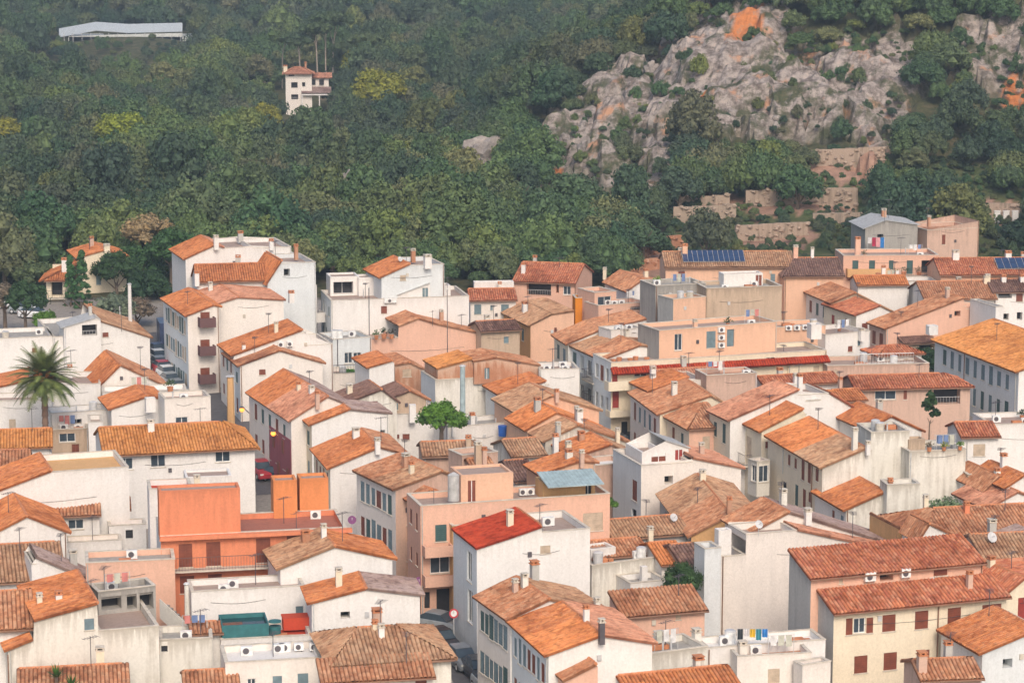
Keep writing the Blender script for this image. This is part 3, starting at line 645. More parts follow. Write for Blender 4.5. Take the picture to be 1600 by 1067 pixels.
# ---- big white building, middle left
h = FL('apartment_building', 'large blank white building with rooftop pavilions below the dark forest', (517, 470), (733, 463), 10.4, 12, wall='white', left='bluewhite', wL=(3, 2, 'gd'))
b = BX(h, 516, 432, 561, 464, 9.9, 5, wF=[(521, 441, 552, 459, 'o')]); b = BX(h, 560, 433, 592, 464, 9.9, 4)
b = BX(h, 592, 425, 623, 466, 9.9, 6, wall='warmwhite', wF=[(593, 443, 597, 455, 'o')])
b = BX(h, 622, 461, 672, 469, 9.9, 3, roof=('greysheet',), prof=[(672, 443)], wF=[(660, 450, 669, 467, 'G')])
b = BX(h, 684, 446, 704, 464, 9.9, 3)
h.antenna(577, 452, 478, 0); h.antenna(699, 432, 466, 3); h.aircon(600, 468, 620, 473)
h2 = PF('house', 'blue grey gabled house with thick white chimney behind the large white building', [(596, 434), (640, 414), (694, 413)], 12.6, d=7, wall='bluewhite', roofs=('orange', None), zb=5)
h2.chimney(668, 402, 416, 11); h2.dish(625, 412)
h = GU('house', 'small white house with maroon tiled roof and three blue shutters left of the peach villa', (735, 470), 806, 8.5, ry=451, d=9, roof='red', wall='warmwhite', wF=[(741, 476, 752, 491, 'b'), (766, 477, 770, 485, 'b'), (783, 476, 795, 491, 'b')], th=6)
BX(h, 741, 441, 803, 452, 9.2, 2)
# ---- peach villa
h = GU('villa', 'two storey peach villa with loggia and wide orange roof against the dark trees', (802, 440), 898, 9.6, ry=409, wall='pink', roof='red', wF=[(823, 442, 861, 463, 'o'), (869, 445, 873, 458, 'o'), (880, 447, 892, 461, 'd'), (825, 474, 858, 486, 'o')], th=-14)
h.chimney(818, 411, 428, 6, 'white'); h.chimney(945, 413, 425, 5, 'cream'); h.pipe(899, 443, 500)
h = PF('house', 'ochre house with brown tiled roof below the peach villa', [(829, 509), (862, 492), (897, 487)], 7.0, d=10, wall='peach', roofs=('brown', 'brown'), left='ochre', wL=(2, 2, 'xg'), wF=[(866, 512, 870, 530, 'x')], )
h = FL('house', 'narrow vivid orange rooftop block between pink terraces', (899, 466), (938, 472), 9.2, 4, wall='orangewall', floor='terrace')
h.chimney(922, 456, 470, 10, 'orangewall')
h = FL('house', 'small pink house with wide window beside the vivid orange block', (929, 458), (963, 455), 10.2, 6, wall='pink', wF=[(934, 464, 955, 476, 'd')]); 
h = FL('house', 'low pink terrace house with railing below the small pink house', (935, 478), (1010, 472), 9.0, 5, wall='pink', wF=[(985, 478, 1005, 484, 'o')])
h = PF('house', 'rust roofed white cottage beneath the forest terraces', [(981, 455), (1005, 438), (1042, 446)], 9.5, d=8, wall='white', roofs=('old', 'old'), wF=[(1000, 462, 1006, 470, 'o')])
# ---- far right back row
h = GU('house', 'brown roofed house carrying a long rack of blue solar panels', (1040, 418), 1242, 10.4, ry=393, wall='peach', roof='brown', wF=[(1204, 428, 1211, 440, 'b'), (1060, 424, 1070, 438, 'x')], th=2)
h.chimney(1070, 382, 402, 8, 'peach'); SOLAR1 = h
h = GU('house', 'dark tiled house with two terracotta chimneys left of the pink terrace house', (1226, 432), 1318, 9.6, ry=403, wall='peach', roof='dark', hipL=.4, th=2)
h.chimney(1243, 384, 404, 7, 'pink'); h.chimney(1258, 383, 402, 6, 'peach')
h = FL('house', 'pink terrace house with green shutters and balcony plants', (1318, 400), (1467, 398), 11.0, 9, wall='pink', wF=[(1332, 407, 1341, 421, 'g'), (1358, 407, 1367, 421, 'g'), (1389, 407, 1396, 421, 'g'), (1417, 407, 1426, 428, 'g'), (1440, 407, 1454, 427, 'o')], floor='terrace', th=math.radians(3))
h.balcony(1322, 1388, 430, solid='ochre', dep=1.0, h=.9); h.balcony(1389, 1466, 430, dep=1.0); PINKT = h
h.chimney(1340, 366, 390, 8, 'pink'); h.chimney(1435, 384, 394, 6, 'pink')
h = PF('house', 'tan house with flat grey roof and washing hung beside its door', [(1352, 357), (1384, 345), (1434, 352)], 12.3, d=8, wall='concrete', roofs=('greysheet', 'greysheet'), wF=[(1371, 366, 1380, 374, 'o')], zb=8, th=math.radians(6))
h.antenna(1382, 330, 350, 0); GREYT = h
h = PF('house', 'tall pink tan house with a rising lean-to roof line near the hill', [(1449, 360), (1530, 345)], 12.0, d=7, wall='pinktan', roofs=('flat',), wF=[(1472, 367, 1477, 382, 'x')], floor='brick')
h = GU('house', 'orange tiled house with dark solar panels at the right edge', (1470, 430), 1650, 9.8, ry=403, roof='red', wall='peach', th=2)
h.chimney(1493, 392, 406, 10, 'white'); h.chimney(1575, 393, 406, 9, 'white'); SOLAR2 = h
h = GU('house', 'white house with dark tiled roof below the orange one at the right edge', (1552, 457), 1650, 8.8, ry=436, roof='dark', wF=[(1560, 459, 1581, 466, 'o'), (1588, 457, 1598, 471, 'x'), (1568, 490, 1576, 500, 'o'), (1589, 488, 1597, 500, 'o')], th=4)
for x in (1543, 1568, 1597): h.chimney(x, 430, 441, 7, 'cream' if x == 1543 else 'white')
h = GU('house', 'house with broad worn orange roof behind the large pink gable', (1445, 468), 1556, 8.2, ry=440, roof='old', wall='white', th=4); h.chimney(1540, 432, 444, 6, 'cream')
h = GU('house', 'low house with orange roof in front of the pink terrace house', (1340, 446), 1418, 9.0, ry=430, roof='bright', wall='white', th=4)
h = FL('house', 'white house with long dark terrace opening right of the pink terrace house', (1382, 441), (1465, 436), 8.8, 6, wF=[(1421, 443, 1452, 451, 'o')], th=math.radians(5))
h.chimney(1372, 428, 438, 7, 'pink')
# ---- row with left facades
h = PF('terraced_house', 'long terraced house with patched orange roof and dark shuttered side facade', [(1300, 474), (1336, 459), (1372, 478)], 7.6, c=(1216, 438), wall='tan', left='warmwhite', roofs=(('old', 'brown', .6), 'brown'), wL=(7, 2, 'gxgo', .9, 1.5))
h.chimney(1285, 424, 440, 5, 'pinktan')
h = PF('terraced_house', 'terraced house with red tile roof at the near end of the shuttered row', [(1338, 493), (1375, 479), (1398, 490)], 7.2, d=9, wall='white', left='cream', roofs=('red', 'brown'), wL=(2, 2, 'xr'))
h = PF('house', 'house with plain pink gable wall and long orange eave', [(1385, 514), (1505, 467), (1509, 479), (1555, 481)], 6.6, d=4.5, wall='pink', roofs=('old', 'flat', 'flat'), left='pinktan', wL=(2, 2, 'x'))
BX(h, 1452, 510, 1466, 517, 8.2, 1)
h = FL('house', 'white block behind the plain pink gable wall', (1556, 480), (1568, 480), 9.6, 9, th=TH)
h = GU('shed', 'dark roofed shed between the pink gable and the yellow roofed building', (1412, 537), 1462, 5.0, ry=518, roof='dark', wall='tan', wF=[(1436, 540, 1462, 548, 'o')]); BX(h, 1453, 509, 1466, 520, 6.6, 1.5)
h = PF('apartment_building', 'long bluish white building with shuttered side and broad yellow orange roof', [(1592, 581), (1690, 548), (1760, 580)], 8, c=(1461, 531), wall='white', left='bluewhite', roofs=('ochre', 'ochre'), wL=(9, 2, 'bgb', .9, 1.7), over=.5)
h.pipeL(1588, 588, 650, MATS['grey'] if 'grey' in MATS else None); h.pipeL(1508, 553, 600)
# ---- grey/tan block, centre back
h = FL('apartment_building', 'weathered tan rooftop block with stained wall above the corner terrace', (1104, 451), (1222, 447), 12.0, 8, wall='tan', floor='concrete')
BX(h, 1131, 428, 1192, 448, 11.6, 3, wF=[(1181, 430, 1190, 446, 'x')])
h = FL('house', 'stained grey concrete rooftop block behind the peach wall', (1024, 447), (1103, 443), 12.0, 7, wall='concrete', floor='concrete')
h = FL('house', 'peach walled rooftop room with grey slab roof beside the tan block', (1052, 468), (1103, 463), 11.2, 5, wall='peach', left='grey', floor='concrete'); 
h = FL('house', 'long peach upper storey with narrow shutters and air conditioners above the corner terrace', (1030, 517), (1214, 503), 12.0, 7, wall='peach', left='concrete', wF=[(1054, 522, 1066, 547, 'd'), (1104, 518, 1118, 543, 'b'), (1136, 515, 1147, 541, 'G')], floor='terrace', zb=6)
h.aircon(1121, 511, 1132, 519); h.aircon(1121, 523, 1132, 531); h.aircon(1121, 535, 1132, 543); h.chimney(1086, 500, 512, 6, 'peach')
h = FL('house', 'white utility terrace with stacked air conditioners right of the peach upper storey', (1212, 512), (1290, 508), 10.6, 6, wall='peach', floor='terrace', th=math.radians(14)); BX(h, 1268, 507, 1284, 526, 10.3, 2)
for x in (1228, 1241, 1254): h.aircon(x, 522, x + 10, 528, 'R')
# ---- corner building
h = FL('apartment_building', 'corner building with white terrace rim, red tile skirt and curved balconies', (955, 567), (1292, 541), 9.3, 8, wall='cream', left='bluewhite', th=TH,
  wF=[(956, 573, 965, 598, 'r'), (991, 574, 1011, 588, 'd'), (1017, 573, 1024, 586, 'x'), (1048, 569, 1063, 578, 'd'), (1073, 568, 1090, 576, 'o'), (1122, 565, 1145, 577, 'd'), (1160, 562, 1184, 574, 'd'), (1197, 558, 1211, 570, 'd'), (957, 612, 967, 637, 'r'), (971, 659, 981, 680, 'K')], wL=(3, 2, 'dxd'))
mb = MB(); corr_patch(mb, h.P(-.1, -.75, 8.12), h.u, h.W + .2, (h.v * .8 + Vector((0, 0, .55))).normalized(), .95); mb.build('tile_skirt', T['vivid'], h.root, h.root)
h.balcony(944, 1030, 606, dep=1.3, solid='cream', h=.8); h.balcony(946, 998, 647, dep=1.3, solid='cream', h=.5); CORNER = h
mb = MB(); 
for i in range(5): mb.tube(h.P(1 + i * .9, 2 + (i % 2) * .8, 8.8), h.P(1 + i * .9, 2 + (i % 2) * .8, 9.3), .22, .3, 8)
mb.build('planters', potm, h.root, h.root); h.root.children[-1]['kind'] = 'stuff'
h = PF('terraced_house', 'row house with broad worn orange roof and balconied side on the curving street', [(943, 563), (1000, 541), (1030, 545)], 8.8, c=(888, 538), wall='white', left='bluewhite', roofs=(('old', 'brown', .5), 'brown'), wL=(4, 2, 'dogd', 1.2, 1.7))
for yy in (590, 625): h.balcony(921, 938, yy, side='L', dep=.9)
h = PF('terraced_house', 'narrow row house with pale ridge and green shutters behind the worn orange roof', [(888, 538), (940, 516), (1010, 500)], 9.0, c=(866, 524), wall='white', left='cream', roofs=('old', 'old'), wL=(2, 2, 'gb', 1.1, 1.6))
h = FL('house', 'white gabled upper room with tiny window above the row houses', (955, 517), (1005, 500), 10.8, 4, wall='white', wF=[(988, 514, 994, 521, 'o')])
# ---- pink big gable and neighbours
h = PF('house', 'wide pink gable house with plants along its low left terrace', [(580, 529), (622, 528), (623, 511), (654, 499), (684, 508), (798, 532)], 6.9, d=8, wall='pink', roofs=(None, None, 'old', 'old', 'old'), wF=[(796, 534, 800, 560, 'b')])
h.antenna(676, 488, 508, 2); PINKG = h
h = GU('shed', 'dark brown roof tucked behind the pink gable on its right', (752, 518), 812, 7.4, ry=502, roof='dark', wall='tan')
h = FL('house', 'grey white house with double dark window and rooftop railing', (520, 531), (580, 527), 8.0, 7, wall='bluewhite', left='white', wF=[(538, 551, 551, 567, 'd'), (552, 551, 565, 567, 'd')], floor='concrete')
h.pipe(527, 530, 575, metal)
h = PF('house', 'white house with long thin orange roof edge and two air conditioners', [(365, 556), (472, 517), (478, 521), (520, 538)], 7.8, d=7, wall='white', roofs=('orange', None, None), left='warmwhite', wL=(3, 2, 'gx'))
h.aircon(434, 534, 442, 542); h.aircon(448, 533, 456, 541); h.chimney(381, 536, 548, 5)
h = PF('house', 'cream gabled house with thin worn orange roof edges', [(375, 572), (437, 549), (504, 568)], 7.2, d=8, wall='warmwhite', roofs=('old', 'old'), left='bluewhite', wL=(3, 2, 'gxo'))
h = FL('house', 'low cream annex with small green roof terrace below the double window', (503, 585), (580, 583), 5.0, 6, wall='warmwhite', floor='grass_roof' if 'grass_roof' in MATS else 'terrace')
ANNEX = h
h = PF('house', 'small white house with narrow orange shed roof', [(577, 575), (612, 565), (616, 567)], 7.6, d=6, wall='white', roofs=('orange', None))
h = PF('house', 'ruined brick walled house with patched roof beside the narrow orange shed roof', [(617, 572), (640, 568), (665, 580)], 7.2, d=6, wall='brick', roofs=('old', 'old'), wF=[(629, 577, 643, 588, 't')])
# ---- white stained wall centre
h = FL('house', 'wide stained white house with brick rooftop storey in the town centre', (680, 594), (906, 581), 7.2, 8, wall='oldwhite', left='bluewhite', floor='concrete')
b = BX(h, 684, 576, 741, 598, 6.9, 5, wall='brick', roof=('ochre', None), prof=[(738, 562), (742, 564)]); b = BX(h, 741, 564, 842, 596, 6.9, 5, wall='brick', roof=('old', 'old'), prof=[(775, 560), (842, 572)], wF=[(757, 575, 765, 592, 'G'), (716, 580, 720, 590, 'x')])
h.antenna(746, 540, 572, 3); h.antenna(776, 552, 572, 3); h.antenna(752, 536, 560, 0)
WCENT = h
h = PF('house', 'white house with a small orange shed roof right of the stained white wall', [(782, 617), (852, 597), (858, 602)], 6.4, d=5, wall='white', roofs=('orange', None), left='bluewhite')
h = FL('house', 'small plain white block between the brick storey and the curving street', (843, 578), (905, 583), 7.9, 6, wall='white', th=math.radians(8)); 
# ---- orange stacked gables
h = PF('house', 'brown roofed gable at the back of the stacked orange roofs', [(807, 644), (863, 620), (936, 642)], 6.8, d=7, wall='peach', roofs=('brown', 'brown')); h.chimney(870, 616, 628, 4, 'pinktan')
h = PF('house', 'gabled house with smooth bright orange roof in the stacked group', [(824, 672), (870, 646), (966, 684)], 6.3, d=6, wall='peach', roofs=('bright', 'bright')); h.chimney(901, 640, 662, 4, 'pinktan')
h = PF('house', 'gabled house with coarse brown roof at the front of the stacked group', [(852, 690), (903, 666), (982, 692)], 6.0, d=6, wall='oldwhite', roofs=('brown', 'old')); h.chimney(872, 673, 694, 7, 'grey'); h.chimney(965, 684, 700, 6, 'cream')
h = PF('house', 'long low rust roof right of the slender chimney cluster', [(898, 715), (955, 696), (1001, 716)], 5.6, d=6, wall='pinktan', roofs=('orange', 'brown')); h.chimney(996, 694, 712, 4, 'cream')
h = FL('house', 'house with white sheet roof tilted beside the low rust roof', (928, 728), (982, 723), 5.8, 5, wall='pinktan', floor='white')
h = GU('shed', 'small shed with banded corrugated brown tiles above the dark one', (800, 714), 852, 5.8, ry=686, roof='brown', wall='oldwhite')
h.chimney(868, 692, 718, 8, 'white'); h.chimney(888, 702, 716, 8, 'cream')
h = GU('shed', 'low dark tiled shed left of the peach chimney house', (805, 752), 840, 5.0, ry=720, roof='dark', wall='white')
h = PF('house', 'small peach house with orange tiled roof behind the blue sheet awning', [(846, 742), (905, 722), (930, 724)], 7.0, d=4, wall='peach', roofs=('orange', 'old')); h.chimney(909, 722, 740, 4, 'pinktan')
h = FL('house', 'white stained low house with blue tank between roofs left of the stacked gables', (700, 668), (800, 660), 5.0, 6, wall='white', floor='concrete'); h.chimney(738, 618, 634, 7, 'white'); TANKH = h
h.chimney(709, 664, 690, 6)
# ---- right middle
h = PF('house', 'white gable with thin orange roof facing the corner building', [(1016, 612), (1075, 591), (1103, 594)], 7.4, d=5, wall='white', roofs=('orange', None), left='warmwhite')
h = FL('house', 'plain pinkish square block right of the white gable', (1104, 587), (1183, 583), 9.0, 5, wall='pinktan', floor='brick'); 
h = GU('house', 'low pink tile roof above the white gable and square pink block', (1030, 592), 1120, 7.8, ry=578, roof='pinkt', wall='white')
h = PF('terraced_house', 'far part of the shuttered row with brown roof on the curving street', [(1031, 648), (1110, 620), (1125, 628)], 6.8, c=(985, 614), wall='cream', left='warmwhite', roofs=('old', 'brown'), wL=(5, 2, 'bxt', .9, 1.5))
h = GU('terraced_house', 'near end of the shuttered row with hipped brown roof and one tan shutter', (1077, 670), 1130, 6.6, ry=632, c=None, wall='pink', left='cream', roof='old', hipL=.7, wF=[(1098, 682, 1109, 706, 't')], wL=(3, 2, 'gxg', .8, 1.4), th=17)
h.pipe(1126, 674, 716, metal)
h = GU('house', 'house with dark red roof behind the white shop gable', (1195, 604), 1312, 7.2, ry=588, roof='red', wall='white'); h.chimney(1243, 592, 608, 7, 'white')
h = PF('house', 'tall white gabled house with dark purple tile roof and narrow green side shutters', [(1141, 657), (1247, 611), (1295, 615), (1330, 636)], 8.0, d=5, wall='white', left='cream', roofs=('pinkt', 'flat', 'red'), wF=[(1260, 613, 1282, 624, 'd'), (1135, 655, 1139, 680, 'g')], wL=(2, 2, 'g', .8, 1.6))
h = PF('house', 'white house with cream balconies and short red roof above the alley', [(1190, 674), (1254, 641), (1260, 648)], 7.6, d=6, wall='cream', left='cream', roofs=('orange', None), wL=[(1164, 682, 1176, 716, 't'), (1170, 722, 1178, 744, 'x')], wF=[(1196, 690, 1202, 700, 'x')])
h.balcony(1153, 1175, 716, side='L', dep=.8)
h = FL('house', 'white terrace house with two grey shutters behind the broad orange roof', (1255, 642), (1331, 638), 6.6, 6, wall='white', wF=[(1281, 648, 1293, 662, 't'), (1317, 647, 1327, 664, 't')])
BX(h, 1196, 664, 1200, 668, 6.2, .3) if False else None
h = FL('enclosed_balcony', 'dark glazed bay with white base and red tile top over the alley', (1183, 722), (1203, 716), 5.6, 2.2, wall='oldwhite', wF=[(1186, 726, 1201, 752, 'd')], wL=[(1174, 724, 1182, 752, 'd')], floor='vivid' if False else 'redpaint', zb=2.4)
# ---- cream boxes
h = FL('house', 'small cream block with one window right of the corner building', (1232, 562), (1293, 558), 8.6, 6, wall='cream', wF=[(1271, 572, 1280, 582, 't')], floor='terrace')
h = FL('house', 'white terraced block with dark doorway below the air conditioners', (1290, 524), (1360, 512), 9.8, 8, wall='white', wF=[(1325, 541, 1332, 549, 'x'), (1340, 532, 1344, 540, 'b')]); h.chimney(1346, 518, 530, 7)
h = GU('house', 'small house with red hipped roof above the railed terrace', (1374, 556), 1440, 8.2, ry=541, roof='red', wall='warmwhite', hipL=.9, hipR=.9, wF=[(1412, 561, 1419, 568, 't')])
h = FL('house', 'pale house with long white railed terrace and clothes drying', (1293, 572), (1452, 569), 8.0, 8, wall='pinktan', th=math.radians(8), floor='terrace', wF=[(1303, 574, 1309, 590, 't')]); RAILH = h
h = GU('house', 'pinkish tan house with deep shaded loggia and red tile eaves', (1337, 609), 1516, 6.8, ry=586, roof='red', wall='pinktan', hipR=.8, th=8, wF=[(1367, 611, 1400, 624, 'd'), (1412, 610, 1417, 624, 'x'), (1459, 601, 1500, 631, 'o')]); 
h = GU('house', 'house with faded orange hip roof left of the tan loggia house', (1298, 628), 1352, 6.2, ry=610, roof='orange', wall='pinktan', hipL=.5)
# ---- broad orange roof house
h = PF('house', 'white house with two tone orange roof and brown shuttered side along the alley', [(1285, 731), (1353, 702), (1362, 704)], 7.4, c=(1200, 681), wall='oldwhite', left='cream', roofs=(('brown', 'bright', .45), None),
  wL=[(1231, 710, 1235, 727, 'x'), (1241, 716, 1245, 732, 'x'), (1252, 718, 1257, 750, 'x'), (1262, 723, 1267, 755, 'x'), (1274, 732, 1279, 752, 'x'), (1285, 738, 1290, 757, 'x'), (1220, 752, 1230, 785, 'K'), (1242, 757, 1247, 790, 'g'), (1254, 764, 1259, 793, 'x'), (1263, 769, 1268, 785, 'x'), (1278, 777, 1290, 805, 'D')])
h.pipeL(1270, 722, 795); h.pipeL(1225, 700, 740, MATS['grey']); h.chimney(1335, 668, 705, 8, 'oldwhite'); h.chimney(1356, 690, 702, 6, 'white')
h = FL('house', 'tall stained white house with flowered terrace beside the two tone orange roof', (1361, 676), (1421, 684), 9.4, 6, wall='oldwhite', th=math.radians(10), floor='concrete')
h = FL('house', 'broad stained white wall below the flowered terrace', (1421, 706), (1509, 704), 8.0, 6, wall='oldwhite', th=math.radians(12), floor='concrete'); FLOWT = h
BX(h, 1420, 686, 1446, 706, 7.6, 2, wall='tan')
h = PF('house', 'house with ragged orange roof behind the tall stained white house', [(1357, 672), (1392, 652), (1440, 674)], 7.6, d=7, wall='white', roofs=('orange', 'orange'))
h = GU('house', 'small white house with red tile roof and tan shutter at the right', (1503, 683), 1560, 7.0, ry=659, roof='red', wall='white', wF=[(1521, 694, 1539, 712, 't'), (1562, 693, 1567, 711, 't')], th=6); h.pipe(1511, 690, 728, MATS['grey'])
h = FL('house', 'plain bright white block at the right edge with terrace', (1549, 664), (1660, 655), 7.6, 8, wall='white', th=math.radians(8)); FLR = h
h = PF('house', 'low white house with small rust roof and stained tower behind it', [(1322, 797), (1383, 770), (1386, 778)], 5.0, d=7, wall='oldwhite', left='white', roofs=('orange', None), wL=[(1300, 797, 1304, 812, 'x'), (1313, 805, 1318, 818, 'b')], c=(1293, 780))
h = FL('house', 'stained white stub tower with grey slab right of the small rust roof', (1386, 758), (1438, 760), 7.2, 3, wall='oldwhite', th=math.radians(8), floor='concrete'); h.chimney(1391, 748, 760, 7, 'brick')
h = FL('house', 'tall white block edged with drainpipe left of the right edge', (1512, 742), (1542, 742), 6.0, 5, wall='tan', th=math.radians(6), wF=[(1513, 747, 1540, 778, 't')])
h = PF('house', 'small white house with rust gabled roof and tiny windows at the right edge', [(1541, 766), (1562, 745), (1580, 765)], 5.4, d=6, wall='white', roofs=('old', 'orange'), wF=[(1550, 768, 1554, 776, 'x')])
h = PF('house', 'rust hipped roof peeking in at the right edge', [(1573, 762), (1600, 744), (1640, 760)], 6.0, d=6, wall='white', roofs=('orange', 'orange'))
h = PF('house', 'pale gabled house behind the yard walls at the right edge', [(1545, 795), (1590, 770), (1640, 790)], 4.6, d=6, wall='white', roofs=('pinkt', 'pinkt'))
# ---- centre: street houses
h = PF('house', 'white gable house with salmon and orange roofs above the lamp tinted street front', [(487, 664), (546, 641), (607, 647)], 7.2, d=5, wall='white', roofs=('orange', 'mauve'), left='cream', wL=(2, 2, 'gb'), wF=[(594, 672, 602, 680, 'o')])
h = PF('terraced_house', 'broad red orange roofed house with lamp glow painted plum on its street front', [(455, 657), (512, 621), (560, 640)], 7.3, c=(389, 613), wall='warmwhite', left='warmwhite', roofs=(('pinkt', 'orange', .5), 'mauve'), wL=(5, 2, 'xgx'))
mb = MB(); mb.box(h.P(-.06, .1, .1), h.u * .057, h.v * h.d * .5, Vector((0, 0, 5.3))); mb.build('lamp_tint_band', MATS['lamp_tint'], h.root, h.root)  # plum band: the street lamp's tint on this wall, laid on as colour
for k in range(4):
    mb = MB(); mb.box(h.P(-.11, .8 + k * 1.6, 1.2 + (k % 2) * 2.4), h.u * .048, h.v * .8, Vector((0, 0, 1.3))); mb.build('shutter', brownsh, h.root, h.root)
h.chimney(496, 612, 632, 5, 'pinktan'); h.chimney(467, 598, 612, 6, 'cream'); h.chimney(487, 604, 616, 8, 'white')
h = PF('house', 'small house with dark weathered roof behind the red orange roof', [(537, 633), (596, 610), (620, 628)], 6.8, d=5, wall='oldwhite', roofs=('dark', 'dark'))
h = FL('house', 'low white yard house with grey canopy and small windows beside the green tree', (608, 648), (680, 650), 5.2, 8, wall='white', th=math.radians(8), floor='white', wF=[(611, 679, 624, 685, 'x'), (629, 678, 640, 687, 'x')])
BX(h, 640, 632, 650, 656, 4.8, 1)
h = PF('house', 'low house with dark brown tiles left of the white yard', [(607, 625), (640, 612), (668, 625)], 6.4, d=5, wall='tan', roofs=('dark', 'old'), wF=[(614, 630, 622, 640, 'b')])
h = PF('house', 'white house with ragged orange roof and shuttered street side', [(516, 732), (592, 700), (632, 710)], 6.8, c=(490, 702), wall='white', left='cream', roofs=('orange', 'old'), wL=(4, 2, 'gx', .8, 1.5))
h.chimney(590, 698, 714, 8, 'white')
h = PF('house', 'large brown roofed house with tall shuttered facade on the narrow street', [(618, 765), (690, 738), (705, 744)], 7.8, c=(557, 736), wall='pinktan', left='warmwhite', roofs=(('brown', 'old', .5), 'brown'), wL=(6, 2, 'bgxb', .9, 1.7)); h.chimney(643, 722, 740, 7, 'cream')
h = PF('house', 'narrow ochre fronted house with brown tile roof beside the pink balconies', [(644, 783), (672, 768), (685, 772)], 7.0, c=(622, 770), wall='pinktan', left='ochre', roofs=('old', 'orange'), wL=(2, 2, 'x', .8, 1.5))
h = GU('house', 'house with long striped pink and brown tile roof behind the slender chimneys', (662, 713), 746, 6.4, ry=690, roof='brown', wall='pinktan', th=8)
h.chimney(732, 686, 716, 8, 'tan'); 
h = GU('house', 'low rust roof with two stone chimneys right of the striped roof', (745, 745), 778, 7.0, ry=716, roof='old', wall='pinktan'); h.chimney(747, 690, 725, 10, 'tan', 'x'); h.chimney(757, 700, 730, 3, 'pinktan')
h = FL('house', 'tan block with brick chimney above the orange penthouse', (722, 712), (778, 706), 8.2, 4, wall='pinktan')
# ---- pink balcony building
h = FL('apartment_building', 'pink apartment building with curved balconies and orange penthouses', (657, 791), (953, 774), 9.2, 6.5, wall='pink', left='pink', th=math.radians(16), floor='terrace',
  wF=[(680, 820, 698, 845, 'g'), (672, 868, 703, 894, 'd'), (682, 920, 704, 958, 'K'), (663, 925, 672, 950, 'K'), (911, 802, 942, 828, 't')], wL=(2, 2, 'x', .7, 1.2))
h.balcony(659, 703, 864, dep=1.1, solid='pink', h=.7); h.balcony(659, 706, 910, dep=1.1, solid='pink', h=.7); PINKB = h
b = BX(h, 720, 740, 802, 789, 8.7, 5, wall='peach', wF=[(731, 751, 743, 785, 'x'), (743, 751, 756, 785, 'g')]); b = BX(h, 848, 752, 930, 782, 8.7, 3, wall='ochre', wF=[(915, 756, 924, 775, 'K')])
h.antenna(678, 762, 792, 0)
mb = MB(); mb.tube(h.P(2.9, 1.0, 9.25), h.P(2.9, 1.0, 11.3), .45, k=14); mb.tube(h.P(2.9, 1.0, 11.303), h.P(2.9, 1.0, 11.5), .45, .1, k=14); mb.build('water_tank', T['greysheet'], h.root, h.root)
mb = MB(); a = h.P(10, -1.0, 11.35); 
Aaw = h.onF(853, 760); p0 = h.P(Aaw[0], -.6, Aaw[1]); dr = (h.v * 3.2 + Vector((0, 0, .55))).normalized(); mb.box(p0, h.u * 4.6, dr * 3.2, Vector((0, 0, .08)))
for i in range(16): mb.box(p0 + h.u * (i * .29) + Vector((0, 0, .083)), h.u * .08, dr * 3.2, Vector((0, 0, .03)))
mb.build('awning', T['metal'], h.root, h.root)
h.aircon(812, 768, 820, 776, 'R'); h.aircon(824, 767, 832, 775, 'R')
# ---- cream gable in the centre right
h = PF('house', 'large cream gabled house with pale pink verge and reddish terrace door', [(1002, 728), (1082, 717), (1158, 732)], 7.4, d=7, wall='warmwhite', left='bluewhite', roofs=('flat', 'pinkt'), wL=[(986, 750, 997, 782, 'x'), (985, 795, 996, 808, 'K')], floor='terrace')
b = BX(h, 1003, 706, 1076, 722, 7.2, 4, wall='white', roof=(None, 'white' if False else 'greysheet'), prof=[(1040, 689), (1076, 700)], wF=[(1055, 703, 1066, 718, 'r'), (1018, 708, 1040, 720, 'x')])
h = PF('house', 'big rust roofed house with ragged ridge in front of the cream gable', [(1080, 838), (1142, 806), (1196, 822)], 5.4, c=(1031, 772), wall='ochre', left='grey', roofs=(('old', 'brown', .45), 'brown'), wL=(3, 1, 'xo')); h.chimney(1098, 735, 752, 9, 'cream')
h.chimney(1139, 790, 822, 6, 'brick')
h = GU('house', 'low brown corrugated roof with a white antenna dish in the middle', (958, 842), 1075, 5.2, ry=812, roof='brown', wall='white'); h.chimney(1016, 826, 840, 8, 'cream'); h.dish(1052, 818, .45)
h = GU('house', 'low striped brown roof beside the white flat annex', (925, 872), 1012, 5.0, ry=846, roof='old', wall='white')
h = GU('house', 'small bright orange tiled roof above the dark tree', (1034, 882), 1074, 5.0, ry=848, roof='bright', wall='white')
h = GU('house', 'dark purple tiled roof left of the tall blank white building', (1072, 892), 1110, 5.0, ry=850, roof='dark', wall='tan')
h = FL('house', 'low white walled yard house left of the dark tree', (925, 884), (1033, 869), 5.2, 6, wall='oldwhite', floor='concrete'); BX(h, 923, 858, 962, 874, 5.0, 2.5)
h = FL('house', 'white terrace with drying rack below the yard house', (985, 912), (1042, 906), 4.2, 4, wall='white', floor='concrete'); BX(h, 1003, 884, 1012, 912, 3.8, .6); h.chimney(1055, 900, 915, 9)
# ---- white building with red patio roof
h = PF('house', 'tall white house with bright red patio roof and air conditioner', [(745, 858), (800, 840), (846, 824), (847, 830), (922, 826)], 8.4, d=6, wall='white', left='bluewhite', roofs=('vivid', 'vivid', None, 'flat'), wL=[(724, 862, 743, 908, 'd'), (727, 922, 742, 972, 'd')], over=.1)
h.aircon(848, 812, 868, 826, 'R'); REDR = h
h = FL('house', 'narrow ochre house front between the pink balconies and the red patio roof', (707, 822), (745, 819), 7.65, 2.5, wall='ochre', th=TH, floor='white', wF=[(719, 912, 724, 935, 'g'), (722, 965, 728, 990, 'K')]); h.chimney(740, 800, 822, 9, 'white')
